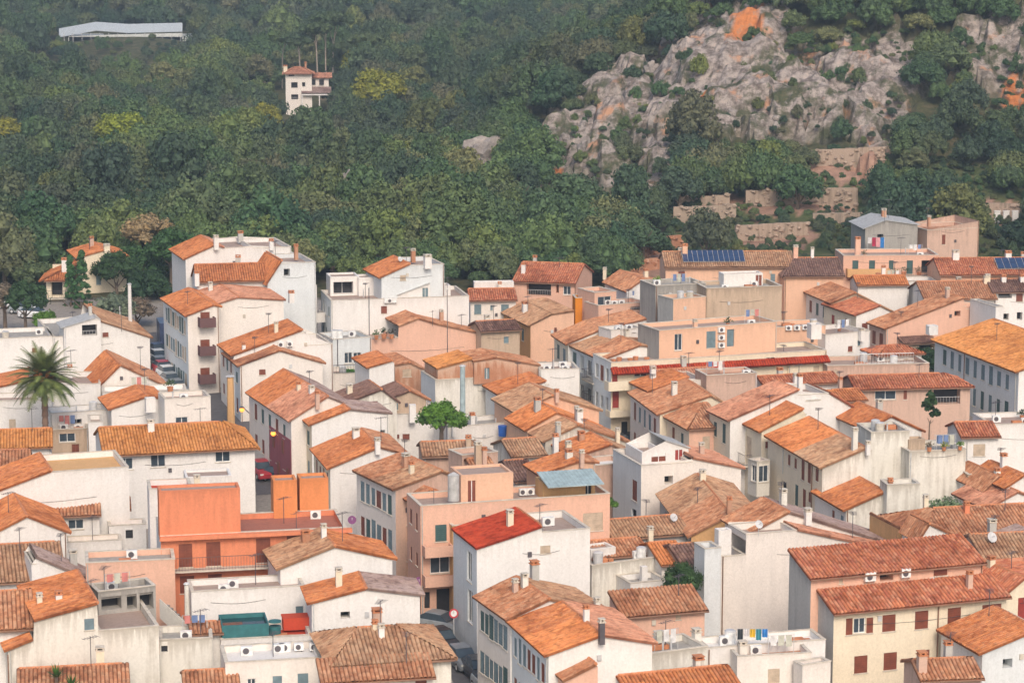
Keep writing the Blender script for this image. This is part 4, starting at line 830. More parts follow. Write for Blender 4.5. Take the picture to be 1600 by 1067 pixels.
# ---- centre bottom group
h = PF('house', 'long house with bright orange front roof over a shuttered street facade', [(857, 1024), (940, 994), (1019, 1006)], 7.0, d=8.5, wall='white', left='bluewhite', roofs=(('bright', 'orange', .5), 'pinkt'), wL=(7, 2, 'xbx', .7, 1.5), th=math.radians(17)); h.chimney(916, 945, 972, 8, 'white'); h.pipeL(856, 1025, 1067, MATS['grey'])
h.chimney(940, 972, 1000, 3, metal, 'x')
h = PF('house', 'brown roofed house behind the bright orange front roof on the sloping street', [(797, 968), (858, 938), (945, 955)], 7.2, c=(746, 932), wall='white', left='warmwhite', roofs=('old', 'brown'), wL=(6, 2, 'bgb', .9, 1.6))
h.chimney(835, 876, 908, 12, 'grey'); h.chimney(805, 905, 925, 7, 'pinktan'); h.chimney(933, 922, 936, 8, 'oldwhite')
h = GU('house', 'low peach house with striped orange brown roof and one tiny window', (974, 963), 1101, 5.2, ry=922, roof='old', wall='pink', wF=[(1056, 960, 1064, 967, 't')], shed=True, th=17); BX(h, 942, 916, 1087, 926, 6.0, .3) if False else None
h = PF('house', 'small rust lean-to below the bright orange front roof', [(882, 1064), (930, 1040), (934, 1041)], 5.6, d=3, wall='pink', roofs=('old', None), over=.15)
h = FL('house', 'grey roofed low building with white parapet at the bottom centre', (884, 1027), (1015, 1005), 5.2, 5, wall='oldwhite', left='cream', floor='concrete'); h.chimney(942, 1000, 1030, 8, 'white')
h = FL('house', 'stained white flat roofed building with stubby towers at the bottom centre', (1018, 1022), (1105, 1010), 5.0, 5, wall='oldwhite', floor='concrete'); h.chimney(1030, 987, 1008, 14, 'oldwhite', 'x'); h.chimney(1088, 982, 1006, 12, 'oldwhite', 'x')
h = GU('house', 'rust tiled roof rising at the bottom edge right of centre', (985, 1090), 1155, 4.4, ry=1054, roof='orange', wall='white')
h = PF('shed', 'small brown lean-to roof beside the peach house', [(985, 985), (1000, 968), (1040, 985)], 3.8, d=3, wall='pink', roofs=('old', 'brown'))
# ---- tall white block right centre
h = PF('house', 'rust and mauve roofed house behind the tall blank white building', [(1172, 834), (1232, 802), (1395, 852)], 7.2, d=5, wall='warmwhite', roofs=('old', 'mauve')); h.chimney(1262, 800, 815, 10, 'white')
h = PF('apartment_building', 'tall blank white building with two towers right of centre', [(1127, 868), (1165, 867), (1166, 832), (1245, 829), (1400, 862)], 6.4, d=3.5, wall='warmwhite', left='bluewhite', roofs=('flat', None, 'flat', 'pinkt'), over=.2); BX(h, 1123, 826, 1143, 868, 6.3, 1.2)
h.dish(1185, 830, .45); h.chimney(1135, 815, 830, 11, 'white')
h = FL('house', 'low white stepped block against the left of the tall blank building', (1101, 858), (1127, 853), 7.4, 3, wall='bluewhite', th=TH)
h = FL('house', 'white terrace strip with drying clothes below the tall blank building', (1105, 1013), (1290, 995), 4.8, 4, wall='white', floor='white', th=math.radians(14)); CLOTH = h
h = FL('house', 'low stained white house with round tower stubs at the bottom right of centre', (1152, 1026), (1268, 1012), 4.6, 4, wall='warmwhite', floor='brick', wF=[(1200, 1045, 1218, 1066, 't')], th=math.radians(10)); h.chimney(1160, 1002, 1024, 13, 'oldwhite', 'x')
# ---- main cream house bottom right
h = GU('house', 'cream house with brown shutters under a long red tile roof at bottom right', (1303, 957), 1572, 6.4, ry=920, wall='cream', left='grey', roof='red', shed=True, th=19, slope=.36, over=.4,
  wF=[(1322, 966, 1332, 991, 'x'), (1334, 966, 1352, 988, 'd'), (1354, 965, 1364, 988, 'x'), (1379, 961, 1399, 985, 'x'), (1430, 955, 1450, 981, 'x'), (1481, 950, 1501, 975, 'x'), (1535, 945, 1564, 970, 'x'), (1335, 1025, 1355, 1050, 'x'), (1381, 1020, 1401, 1045, 'x'), (1443, 1015, 1452, 1035, 'x'), (1484, 1010, 1501, 1031, 'x')])
h.pipe(1466, 940, 1040)
MAIN = h
zt = h.profL[-1][1]; A2 = h.P(-.6, h.d, 0); e2 = proj((A2.x, A2.y, zt + .95))
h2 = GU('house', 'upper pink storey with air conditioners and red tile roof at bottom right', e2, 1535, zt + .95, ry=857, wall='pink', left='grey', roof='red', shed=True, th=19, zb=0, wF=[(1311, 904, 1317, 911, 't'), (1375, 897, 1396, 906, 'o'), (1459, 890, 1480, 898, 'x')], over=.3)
h2.aircon(1349, 893, 1368, 907); h2.aircon(1406, 887, 1422, 901)
h = PF('house', 'cream corner wing with red hip roof at the right edge', [(1573, 928), (1600, 905), (1660, 900)], 6.3, d=5, wall='cream', roofs=('red', 'red'), wF=[(1591, 934, 1604, 975, 'r')], th=math.radians(24))
h = PF('house', 'white house with rust roof edge at the lower right corner', [(1535, 1021), (1620, 985), (1640, 990)], 4.6, d=6, wall='bluewhite', left='white', roofs=('orange', 'flat')); 
h = GU('house', 'small tiled lean-to with stone chimney in front of the cream house', (1440, 1062), 1532, 4.4, ry=1030, roof='old', wall='pinktan', th=8); h.chimney(1440, 1018, 1050, 14, 'pinktan')
h = FL('house', 'tiny tiled wall top left of the cream house', (1254, 1040), (1298, 1032), 4.2, 1.6, wall='warmwhite', floor='brick')
# ---- brown roofs above the cream house
h = GU('house', 'wide worn brown roofed house right of the pale wall', (1446, 853), 1660, 6.4, ry=796, roof='old', wall='ochre', th=12, hipL=.5); h.chimney(1510, 784, 802, 8, 'salmon')
h = PF('house', 'ochre walled house with thin rust roof above the red tiles', [(1403, 826), (1452, 856), (1453, 860)], 7.0, d=5, wall='ochre', roofs=('old', None))
BX(h, 1444, 826, 1472, 852, 6.4, 1.4, wF=[(1472, 832, 1476, 842, 'x')]) if False else None
h = PF('house', 'small white dormer house with shutter between the brown roofs', [(1438, 842), (1452, 820), (1490, 838)], 7.4, d=3, wall='white', roofs=('old', 'old'), wF=[(1473, 830, 1478, 840, 'x')])
h = GU('house', 'worn brown roof behind the satellite dish near the right edge', (1545, 886), 1640, 6.8, ry=835, roof='brown', wall='pinktan', th=10); h.dish(1549, 850, .55)
h = PF('house', 'white house corner with blue shutter at the right edge', [(1584, 866), (1640, 845)], 7.0, d=5, wall='white', roofs=('mauve',), wF=[(1590, 876, 1596, 894, 'b')])
# ---- left middle
h = GU('house', 'white house with big ochre orange roof and three dark windows', (163, 711), 398, 6.9, ry=668, wall='white', left='white', roof='ochre', hipR=.5, th=14, wF=[(185, 716, 208, 733, 'd'), (235, 711, 259, 729, 'd'), (336, 702, 360, 721, 'd')], over=.45); OCH = h
h.chimney(236, 656, 674, 10)
h = FL('house', 'white rooftop house with blue window above the ochre orange roof', (257, 624), (329, 620), 8.2, 5, wall='warmwhite', left='white', wF=[(274, 652, 294, 663, 'd'), (256, 650, 262, 664, 'K')], th=TH); 
h = PF('house', 'small house with red orange roof and water tank left of the rooftop house', [(174, 640), (230, 621), (252, 624)], 6.8, d=6, wall='white', roofs=('orange', 'orange')); BX(h, 228, 622, 243, 640, 7.0, 1.2)
h = FL('house', 'long low white roof terrace right of the palm', (78, 647), (172, 641), 6.2, 5, wall='white', floor='white')
h = FL('house', 'white stepped block under the round orange roofs', (160, 614), (291, 605), 6.9, 5, wall='white', floor='white', th=math.radians(10), wF=[(163, 616, 170, 622, 'o')]); PLT = h
h = PF('house', 'house with wide rusty orange gable roof beside the palm crown', [(156, 604), (188, 572), (262, 606)], 6.9, d=9, wall='warmwhite', roofs=('orange', 'old'))
h = PF('house', 'white house with pale orange roof left of the palm crown', [(-30, 612), (42, 596), (157, 600)], 6.8, d=7, wall='white', roofs=('orange', None), th=math.radians(8))
h = FL('house', 'white blank house wall behind the palm trunk', (-40, 628), (80, 618), 6.6, 6, wall='white', wF=[(14, 655, 25, 672, 't')], th=math.radians(8))
h = GU('house', 'low house with ochre tile roof at the left edge', (-30, 702), 80, 5.6, ry=672, wall='white', roof='ochre', th=10)
h = FL('house', 'small patio house with grey glazing right of the ochre tile roof', (80, 672), (138, 664), 5.0, 4, wall='tan', wF=[(92, 676, 118, 690, 'd'), (112, 694, 124, 712, 'D')], floor='ochre', th=math.radians(12))
h = FL('house', 'white house strip with drainpipes left of the ochre orange roof', (138, 660), (160, 655), 6.2, 5, wall='white', th=math.radians(10))
h = GU('house', 'brown patched roof at the left edge below the ochre one', (-30, 742), 46, 5.4, ry=704, wall='white', roof='old', th=10)
h = PF('house', 'large plain white gable house below the ochre roofs on the left', [(-40, 782), (80, 737), (201, 730)], 6.6, d=7, wall='white', roofs=('orange', 'flat'), floor='ochre')
h = GU('house', 'little white house with coarse striped tile roof on the left', (75, 807), 155, 5.0, ry=769, wall='white', roof='old', th=10, wF=[(106, 812, 131, 826, 'd')])
h = GU('shed', 'narrow striped tile lean-to with chimney beside the little white house', (155, 797), 202, 4.8, ry=778, wall='white', roof='old', th=10, wF=[(158, 800, 178, 832, 'o')]); h.chimney(196, 766, 780, 8, 'cream')
h = FL('house', 'small white cabin with dark doorway and tiled coping', (170, 822), (228, 815), 4.0, 3, wall='white', wF=[(196, 824, 208, 841, 'K')], floor='brick', th=math.radians(12))
h = FL('house', 'white planter terrace in front of the little white house', (103, 848), (190, 843), 3.4, 3, wall='white', floor='ochre', th=math.radians(12))
h = PF('house', 'broad worn orange roofed house left of the white planter terrace', [(-30, 845), (42, 808), (104, 832)], 5.2, d=8, wall='white', roofs=('orange', 'orange'), wF=()); 
h = GU('house', 'pale brown roof with white ridge line at the left edge', (-30, 912), 100, 4.6, ry=852, wall='white', roof='brown', th=14)
# ---- salmon building
h = FL('apartment_building', 'salmon orange apartment building with brown shutters and two roof boxes', (251, 838), (541, 822), 8.2, 9, wall='salmon', left='white', floor='redfloor', th=math.radians(11), par=.4,
  wF=[(279, 850, 301, 885, 'x'), (322, 847, 345, 883, 'x'), (400, 841, 423, 878, 'x'), (448, 836, 470, 850, 'x'), (473, 832, 500, 846, 'o'), (281, 900, 304, 926, 'x'), (325, 897, 347, 922, 'x')])
BX(h, 248, 763, 375, 838, 8.2, 3, wall='salmon', th=h.th); b = BX(h, 427, 748, 464, 806, 8.0, 3, wall='deeporange'); b = BX(h, 468, 745, 513, 803, 8.0, 3, wall='deeporange')
h.balcony(256, 430, 889, dep=.9); 
mb = MB(); mb.box(h.P(-.1, -.55, 7.95), h.u * (h.W + .5), h.v * .55, Vector((0, 0, .28))); mb.build('cornice', MATS['salmon'], h.root, h.root)
h.antenna(462, 725, 750, 3); SAL = h
h = FL('house', 'white walled house attached left of the salmon building', (233, 765), (300, 760), 9.0, 5, wall='white', th=math.radians(11), floor='redpaint'); BX(h, 290, 745, 362, 758, 8.4, 4)
h.chimney(308, 747, 762, 9, 'cream')
# ---- white gables centre left front
h = PF('house', 'white gabled house with brown and orange roof behind its smaller neighbour', [(438, 889), (523, 855), (613, 874)], 6.8, c=(418, 861), wall='white', roofs=('brown', 'orange'), left='white'); h.chimney(506, 819, 842, 8, 'white')
h = PF('house', 'white gabled house with orange left roof and mauve right roof', [(487, 943), (572, 921), (656, 931)], 6.4, c=(477, 918), wall='white', roofs=('orange', 'mauve'), left='bluewhite')
h = FL('house', 'white flat house with dark door and red corner left of the mauve roof gable', (299, 925), (476, 918), 6.0, 5, wall='white', wF=[(462, 947, 476, 978, 'G')], th=math.radians(12), floor='orangewall' if False else 'terrace')
h = FL('house', 'low white terrace house with rooftop air conditioners at the bottom left', (352, 1036), (502, 1028), 5.0, 6, wall='warmwhite', wF=[(426, 1056, 441, 1080, 'b'), (465, 1052, 482, 1080, 'b'), (386, 1060, 400, 1080, 'd')], th=math.radians(11), floor='white')
for x in (434, 460, 484): h.aircon(x, 1008, x + 15, 1019, 'R')
TEAL = FL('house', 'white yard with teal covered pool and red tiled floor', (345, 1000), (487, 985), 4.2, 5, wall='white', th=math.radians(11), floor='redpaint')
h = GU('house', 'wide rust hipped roof house at the bottom left of the street', (520, 1040), 705, 5.6, ry=984, wall='oldwhite', roof='brown', hipL=.6, hipR=.8, th=13); h.chimney(596, 975, 995, 9, 'white'); h.chimney(586, 970, 985, 8, 'cream')
h = GU('house', 'white house with coarse dark striped tiles at the bottom edge', (504, 1066), 676, 5.0, ry=1028, wall='warmwhite', roof='old', th=11, shed=True, wF=[(549, 1066, 566, 1090, 'x'), (649, 1055, 667, 1085, 'D')])
# ---- far bottom left
h = FL('house', 'pale pink flat roofed block left of the salmon building', (134, 880), (273, 872), 7.2, 5, wall='pink', floor='concrete', th=math.radians(10))
mb = MB()
p = h.P(1.2, -.2, 6.9); q = h.P(3.1, -.2, 5.3)
h = PF('house', 'small white house with short mauve roof sloping to the right', [(49, 882), (56, 872), (138, 906)], 6.2, d=4, wall='white', roofs=(None, 'mauve'), wF=[(66, 910, 71, 918, 'x')])
h = PF('house', 'big white blank house with stained top edge at the lower left', [(13, 1016), (52, 1000), (53, 971), (152, 944), (152.5, 985), (248, 978)], 5.4, d=9, wall='oldwhite', roofs=('orange', None, 'orange', None, 'flat'), over=.3)
h.pipe(12, 1022, 1067); h.chimney(62, 928, 945, 8, 'cream'); h.chimney(92, 924, 938, 10, 'white')
h = GU('house', 'large rust roof house at the left edge above the blank white house', (-30, 985), 50, 6.4, ry=925, wall='white', roof='old', th=12)
h = FL('house', 'stained rooftop pergola room with grey slab above the blank white house', (153, 925), (243, 915), 7.4, 3.4, wall='concrete', floor='concrete', wF=[(158, 928, 190, 950, 'o'), (198, 927, 214, 950, 'o'), (218, 926, 240, 950, 'o')], zb=3)
h = FL('house', 'stained white yard house with outdoor stair near the lower left', (249, 1000), (332, 1015), 4.8, 5, wall='oldwhite', th=math.radians(8), wF=[(250, 990, 262, 1018, 'K')], floor='concrete'); STAIR = h
h = GU('house', 'low striped orange tiles beside the teal pool', (300, 990), 345, 4.6, ry=972, wall='white', roof='old', th=12)
h = GU('house', 'faded orange tile roofs at the bottom left edge', (30, 1085), 200, 3.8, ry=1044, wall='white', roof='old', th=10)
h = GU('house', 'short rust roof at the bottom edge left of the air conditioners', (290, 1080), 372, 3.6, ry=1048, wall='white', roof='old', th=10)
# ---- far forest villa and sheds
A = at_d(446, 168, 620)

# ============================================================ buildings in the forest
def forest_house(px0, ptop, px1, pbot, D, name, label, **k):
    pass
def slab_box(name, label, cat, x0, x1, ytop, ybot, D, d, wallm, roofm, roof_over=.5, rise=0.0, wins=(), th=8, ztopb=None):
    A = at_d(x0, ybot, D); Z = Vector((0, 0, 1)); t = math.radians(th); u = Vector((math.cos(t), math.sin(t), 0)); v = Vector((-u.y, u.x, 0))
    s = F / D; W = (x1 - x0) / s / math.cos(t); H = (ybot - ytop) / s
    zb = min(A.z, gz(A.x, A.y)) - 1
    return A, u, v, W, H, zb, s
# villa: tower wing and lower wing with porch
VD = 620
def at_px_z(px, py, D): return at_d(px, py, D)
a0 = at_d(446, 114, VD)
h = GU('villa', 'solitary cream villa with tower wing and porch among the forest trees', (446, 115), 487, a0.z, ry=105, d=7, hipL=.6, hipR=.6, th=5, wall='warmwhite', left='warmwhite', roof='pinkt', over=.8, zb=a0.z - 12,
   wF=[(451, 115.5, 460, 119.5, 'o'), (455, 129, 465, 138, 'o'), (472, 129, 477, 136, 'o'), (455, 148, 466, 156, 'o')])
VIL = h
h.chimney(446, 103, 110, 6, 'cream')
# lower wing as part of the villa
s = F / VD; a1 = at_d(487, 122, VD)
mb = MB(); o = at_d(480, 146, VD - 0.5); Z = Vector((0, 0, 1))
mb.box(Vector((at_d(486, 150, VD + .5).x, VD + .5, at_d(486, 150, VD + .5).z)), h.u * 4.3, h.v * 5, Z * (28 / s)); w2 = mb.build('wing', MATS['warmwhite'], h.root, h.root)
for x in (486, 499):
    m = MB(); p = at_d(x, 133, VD + .3); m.box(p, h.u * 1.1, h.v * .3, Z * 1.3); m.build('opening', dark, w2, h.root)
m = MB(); corr_patch(m, at_d(484, 123, VD - .2), h.u, 5.4, (h.v + Z * .3).normalized(), 3.5); m.build('roof', T['pinkt'], w2, h.root)
m = MB(); corr_patch(m, at_d(471, 147, VD - 3), h.u, 7.2, (h.v + Z * .45).normalized(), 3.2); pr = m.build('porch_roof', T['mauve'], h.root, h.root)
m = MB(); m.box(at_d(471, 149.5, VD - 3), h.u * 7.2, h.v * .3, Z * .3)
for x in (472, 499): p = at_d(x, 150, VD - 2.8); m.tube(p - Z * 2.4, p, .16, k=6)
m.build('porch_beam', MATS['white'], h.root, h.root)
# greenhouse
GH = 812
c = at_d(95, 65, GH); r = empty('greenhouse', (c.x, c.y, c.z - 2), 0, 'large pale greenhouse roof glimpsed over the far forest', 'greenhouse')
def PD(x, y, dd=0): return at_d(x, y, GH + dd)
m = MB()
pts = [(92, 45), (150, 34.5), (200, 38), (285, 36)]
for (xa, ya), (xb, yb) in zip(pts, pts[1:]):
    A_, B_ = PD(xa, ya + 14), PD(xb, yb + 14); C_, D_ = PD(xa, ya, 10), PD(xb, yb, 10); m.q([A_, B_, D_, C_])
m.build('roof', plain('pale sheeting', (.50, .54, .55), .6), r, r)
m = MB(); m.q([PD(108, 70), PD(190, 68), PD(190, 54), PD(108, 57)]); m.q([PD(190, 70), PD(285, 66), PD(285, 52), PD(190, 54)])
m.box(PD(107, 70), Vector((38, 0, 0)), Vector((0, 20, 0)), Vector((0, 0, 2.4))); m.build('wall', plain('pale glazing', (.58, .60, .58), .5), r, r)
m = MB()
for x in range(100, 286, 14): p = PD(x, 52, -.4); m.tube(p, p + Vector((0, 0, -3)), .12, k=4)
m.build('post', railm, r, r)
GH2 = 820
c = at_d(30, 83, GH2); r = empty('shed', (c.x, c.y, c.z - 1), 0, 'tiny pale shed below and left of the far greenhouse', 'shed')
m = MB(); m.box(at_d(30, 84, GH2), Vector((5, 0, 0)), Vector((0, 5, 0)), Vector((0, 0, 2.6))); m.build('wall', MATS['tan'], r, r)
m = MB(); m.box(at_d(29, 71.5, GH2 - .3), Vector((5.4, 0, 0)), Vector((0, 5.6, .8)), Vector((0, 0, .15))); m.build('roof', T['greysheet'], r, r)

# ============================================================ ground and hill
def in_poly(x, y, P):
    x = np.asarray(x, float); y = np.asarray(y, float); c = np.zeros(np.broadcast(x, y).shape, bool); n = len(P)
    for i in range(n):
        x0, y0 = P[i]; x1, y1 = P[(i + 1) % n]
        if y0 == y1: continue
        k = ((y0 > y) != (y1 > y)) & (x < (x1 - x0) * (y - y0) / (y1 - y0) + x0); c ^= k
    return c
ROCK = [[(800, 200), (850, 185), (900, 120), (960, 95), (1035, 75), (1045, 45), (1100, 15), (1200, 0), (1235, 10), (1235, 60), (1265, 110), (1275, 160), (1240, 200), (1235, 215), (1130, 215), (1070, 170), (1040, 190), (1000, 200), (960, 200), (980, 240), (985, 290), (930, 295), (890, 250), (880, 290), (840, 305), (820, 300), (855, 260), (850, 215)],
 [(1290, 60), (1400, 30), (1440, 60), (1440, 140), (1390, 190), (1380, 250), (1340, 270), (1350, 215), (1300, 180), (1280, 120)],
 [(1500, 40), (1620, 10), (1620, 160), (1570, 150), (1530, 135), (1490, 110)],
 [(740, 232), (765, 225), (792, 262), (788, 285), (745, 287)], [(520, 290), (545, 270), (552, 295), (512, 355)], [(1335, 205), (1382, 205), (1378, 275), (1345, 285)], [(985, 200), (1060, 200), (1060, 300), (1000, 290)], [(1230, 60), (1300, 60), (1310, 200), (1260, 215), (1240, 150)]]
STAIN = [[(1126, 97), (1140, 66), (1158, 36), (1187, 44), (1190, 62), (1165, 82)], [(1076, 160), (1100, 160), (1092, 188), (1076, 184)], [(1570, 116), (1605, 130), (1605, 168), (1572, 152)], [(868, 262), (880, 262), (878, 292), (866, 290)], [(1036, 60), (1048, 50), (1050, 62), (1040, 70)], [(1170, 8), (1182, 2), (1196, 20), (1180, 24)]]
TERR = [(1050, 315), (1170, 300), (1250, 255), (1500, 250), (1620, 300), (1620, 420), (1040, 400)]
BARE = [[(1160, 312), (1340, 308), (1345, 330), (1165, 345)], [(1150, 360), (1270, 356), (1270, 385), (1150, 388)], [(1480, 318), (1600, 316), (1600, 350), (1480, 348)], [(1000, 380), (1062, 378), (1050, 432), (985, 445)], [(1240, 250), (1380, 240), (1385, 300), (1250, 280)], [(1070, 305), (1160, 295), (1160, 330), (1070, 330)]]
def hill_mesh():
    D = np.concatenate([np.arange(330, 660, 1.6), np.arange(660, 1000, 6), np.arange(1000, 2300, 40)])
    k = np.linspace(-.36, .36, 400)
    DD, KK = np.meshgrid(D, k, indexing='ij'); X = KK * DD; Y = DD.copy(); Z = terrain_np(X, Y)
    n1 = np.zeros_like(Z); n2 = np.zeros_like(Z); n3 = np.zeros_like(Z)
    sel = (DD < 660)
    px, py = proj_np(X, Y, Z)
    rock = np.zeros_like(Z)
    for P in ROCK: rock = np.maximum(rock, in_poly(px + 14 * np.sin(py * .13), py + 10 * np.sin(px * .11), P).astype(float))
    it = np.argwhere(sel)
    for i, j in it:
        p = Vector((X[i, j] * .09, Y[i, j] * .09, Z[i, j] * .09)); n1[i, j] = noise.noise(p)
        if rock[i, j]: n2[i, j] = noise.ridged_multi_fractal(Vector((p.x * .62 + p.z * .35, p.y * .55, p.z * .9)), .95, 2.3, 7, 1.0, 2.0); n3[i, j] = noise.cell(p * 2.3)
    for _ in range(2): rs = rock.copy(); rs[1:-1, 1:-1] = (rock[:-2, 1:-1] + rock[2:, 1:-1] + rock[1:-1, :-2] + rock[1:-1, 2:] + 2 * rock[1:-1, 1:-1]) / 6; rock = rs
    Z = Z + n1 * 1.6 * sel * sstep(345, 400, DD) + rock * ((n2 - 1.0) * 4.2 + n3 * 1.6)
    st = np.zeros_like(Z); ba = np.zeros_like(Z)
    for P in STAIN: st = np.maximum(st, in_poly(px + 5 * np.sin(py * .4), py + 4 * np.sin(px * .5), P))
    for P in BARE: ba = np.maximum(ba, in_poly(px + 8 * np.sin(py * .2), py + 5 * np.sin(px * .2), P))
    te = in_poly(px, py, TERR)
    nI, nJ = Z.shape; verts = np.stack([X, Y, Z], -1).reshape(-1, 3)
    idx = np.arange(nI * nJ).reshape(nI, nJ); f = np.stack([idx[:-1, :-1], idx[:-1, 1:], idx[1:, 1:], idx[1:, :-1]], -1).reshape(-1, 4)
    me = bpy.data.meshes.new('hill'); me.from_pydata(verts.tolist(), [], f.tolist())
    ca = me.color_attributes.new('zone', 'FLOAT_COLOR', 'POINT')
    col = np.stack([rock, st, ba, te.astype(float)], -1).reshape(-1, 4).astype(np.float32); ca.data.foreach_set('color', col.ravel())
    m, N, L, B = newmat('hillside'); B.inputs['Roughness'].default_value = .95; B.inputs['Specular IOR Level'].default_value = .1
    g = N.new('ShaderNodeNewGeometry'); at = N.new('ShaderNodeAttribute'); at.attribute_name = 'zone'; sp = N.new('ShaderNodeSeparateColor'); L.new(at.outputs['Color'], sp.inputs[0])
    def nz(s, d=8, r=.65):
        t = N.new('ShaderNodeTexNoise'); t.inputs['Scale'].default_value = s; t.inputs['Detail'].default_value = d; t.inputs['Roughness'].default_value = r; L.new(g.outputs['Position'], t.inputs['Vector']); return t
    def mix(f, a, b, bt='MIX'):
        x = N.new('ShaderNodeMix'); x.data_type = 'RGBA'; x.blend_type = bt
        if isinstance(f, float): x.inputs[0].default_value = f
        else: L.new(f, x.inputs[0])
        L.new(a, x.inputs[6]); L.new(b, x.inputs[7]); return x.outputs[2]
    soil = ramp(N, [(.35, (.05, .06, .03)), (.55, (.10, .10, .05)), (.7, (.20, .15, .10))]); L.new(nz(.5).outputs['Fac'], soil.inputs[0])
    rk = ramp(N, [(.32, (.07, .06, .05)), (.44, (.20, .165, .145)), (.56, (.42, .365, .33)), (.70, (.54, .42, .35))]); L.new(nz(.6, 10, .75).outputs['Fac'], rk.inputs[0])
    stc = ramp(N, [(.35, (.46, .17, .07)), (.52, (.66, .24, .08)), (.66, (.42, .24, .16)), (.75, (.30, .22, .18))]); L.new(nz(.9).outputs['Fac'], stc.inputs[0])
    og = ramp(N, [(.58, (0, 0, 0)), (.68, (1, 1, 1))]); L.new(nz(.22, 5, .6).outputs['Fac'], og.inputs[0])
    orr = N.new('ShaderNodeRGB'); orr.outputs[0].default_value = (.55, .30, .18, 1)
    rk2 = mix(og.outputs[0], rk.outputs[0], orr.outputs[0])
    gr = ramp(N, [(.3, (.05, .09, .03)), (.6, (.12, .13, .06)), (.75, (.26, .18, .12))]); L.new(nz(.4).outputs['Fac'], gr.inputs[0])
    bc = ramp(N, [(.3, (.30, .18, .13)), (.7, (.48, .30, .22))]); L.new(nz(.8).outputs['Fac'], bc.inputs[0])
    scr = ramp(N, [(.50, (0, 0, 0)), (.58, (1, 1, 1))]); L.new(nz(.16, 8, .7).outputs['Fac'], scr.inputs[0]); sc_c = ramp(N, [(.3, (.05, .07, .035)), (.7, (.13, .12, .07))]); L.new(nz(1.5).outputs['Fac'], sc_c.inputs[0]); rk2 = mix(scr.outputs[0], rk2, sc_c.outputs[0])
    c = mix(at.outputs['Alpha'], soil.outputs[0], gr.outputs[0]); c = mix(sp.outputs[0], c, rk2); c = mix(sp.outputs[2], c, bc.outputs[0]); c = mix(sp.outputs[1], c, stc.outputs[0])
    L.new(c, B.inputs['Base Color']); bp = N.new('ShaderNodeBump'); bp.inputs['Strength'].default_value = .9; bp.inputs['Distance'].default_value = .5; L.new(nz(.9, 10, .75).outputs['Fac'], bp.inputs['Height']); L.new(bp.outputs[0], B.inputs['Normal'])
    me.materials.append(m); o = bpy.data.objects.new('hill', me); COL.objects.link(o); tag(o, kind='structure'); return o
hill = hill_mesh()
mb = MB(); ys = [60, 150, 240, 300, 331.6]; 
for a, b in zip(ys, ys[1:]): mb.q([(-300, a, gz(0, a)), (300, a, gz(0, a)), (300, b, gz(0, b)), (-300, b, gz(0, b))])
tag(mb.build('ground', plain('town ground', (.28, .25, .22), .95)), kind='structure')
asphalt = plain('asphalt', (.11, .105, .11), .9); pave = plain('pavement', (.30, .28, .26), .9); linem = plain('road paint', (.7, .7, .68), .8)
def road(pix, w, name='road'):
    P = [at_z(x, y, 0) for x, y in pix]
    for k in range(6):  # settle on the slope
        P = [at_z(x, y, gz(p.x, p.y)) for (x, y), p in zip(pix, P)]
    Q = []
    for a, b in zip(P, P[1:]):
        n = max(1, int((b - a).length / 2)); Q += [a.lerp(b, i / n) for i in range(n)]
    Q.append(P[-1]); m = MB(); e = MB(); pv = [MB(), MB()]
    L_ = []
    for i, p in enumerate(Q):
        d = (Q[min(i + 1, len(Q) - 1)] - Q[max(i - 1, 0)]); d.z = 0; d.normalize(); n = Vector((d.y, -d.x, 0)); L_.append((p, n))
    def pt(i, off, dz): p, n = L_[i]; q = p + n * off; return (q.x, q.y, gz(q.x, q.y) + dz)
    for i in range(len(Q) - 1):
        m.q([pt(i, -w / 2, .03), pt(i, w / 2, .03), pt(i + 1, w / 2, .03), pt(i + 1, -w / 2, .03)])
        for s, q in ((-1, pv[0]), (1, pv[1])):
            a, b = s * (w / 2 + .01), s * (w / 2 + 1.2)
            q.q([pt(i, a, .15), pt(i, b, .15), pt(i + 1, b, .15), pt(i + 1, a, .15)]); q.q([pt(i, a, 0), pt(i, a, .15), pt(i + 1, a, .15), pt(i + 1, a, 0)])
    tag(m.build(name, asphalt), kind='structure')
    for q in pv: tag(q.build('pavement', pave), kind='structure')
    return Q
road([(800, 1150), (745, 1050), (695, 985), (662, 925), (600, 860), (545, 800), (490, 760)], 4.2)
road([(455, 770), (420, 730), (372, 655), (330, 625), (270, 585), (240, 545), (225, 520)], 6.5)
road([(1010, 735), (985, 700), (950, 668), (905, 600), (880, 560)], 4.5)
road([(1260, 820), (1215, 780), (1175, 745), (1130, 715), (1060, 690), (1000, 690)], 3.6)

# ============================================================ haze
hb = MB(); hb.box((-1000, -20, -6), Vector((2000, 0, 0)), Vector((0, 2400, 0)), Vector((0, 0, 230)))
hz = bpy.data.materials.new('air'); hz.use_nodes = True; hz.node_tree.nodes.clear(); vo = hz.node_tree.nodes.new('ShaderNodeVolumePrincipled'); ou = hz.node_tree.nodes.new('ShaderNodeOutputMaterial')
vo.inputs['Color'].default_value = (.70, .86, 1, 1); vo.inputs['Density'].default_value = .00030; vo.inputs['Anisotropy'].default_value = 0.2
hz.node_tree.links.new(vo.outputs[0], ou.inputs['Volume']); tag(hb.build('haze', hz), kind='stuff')

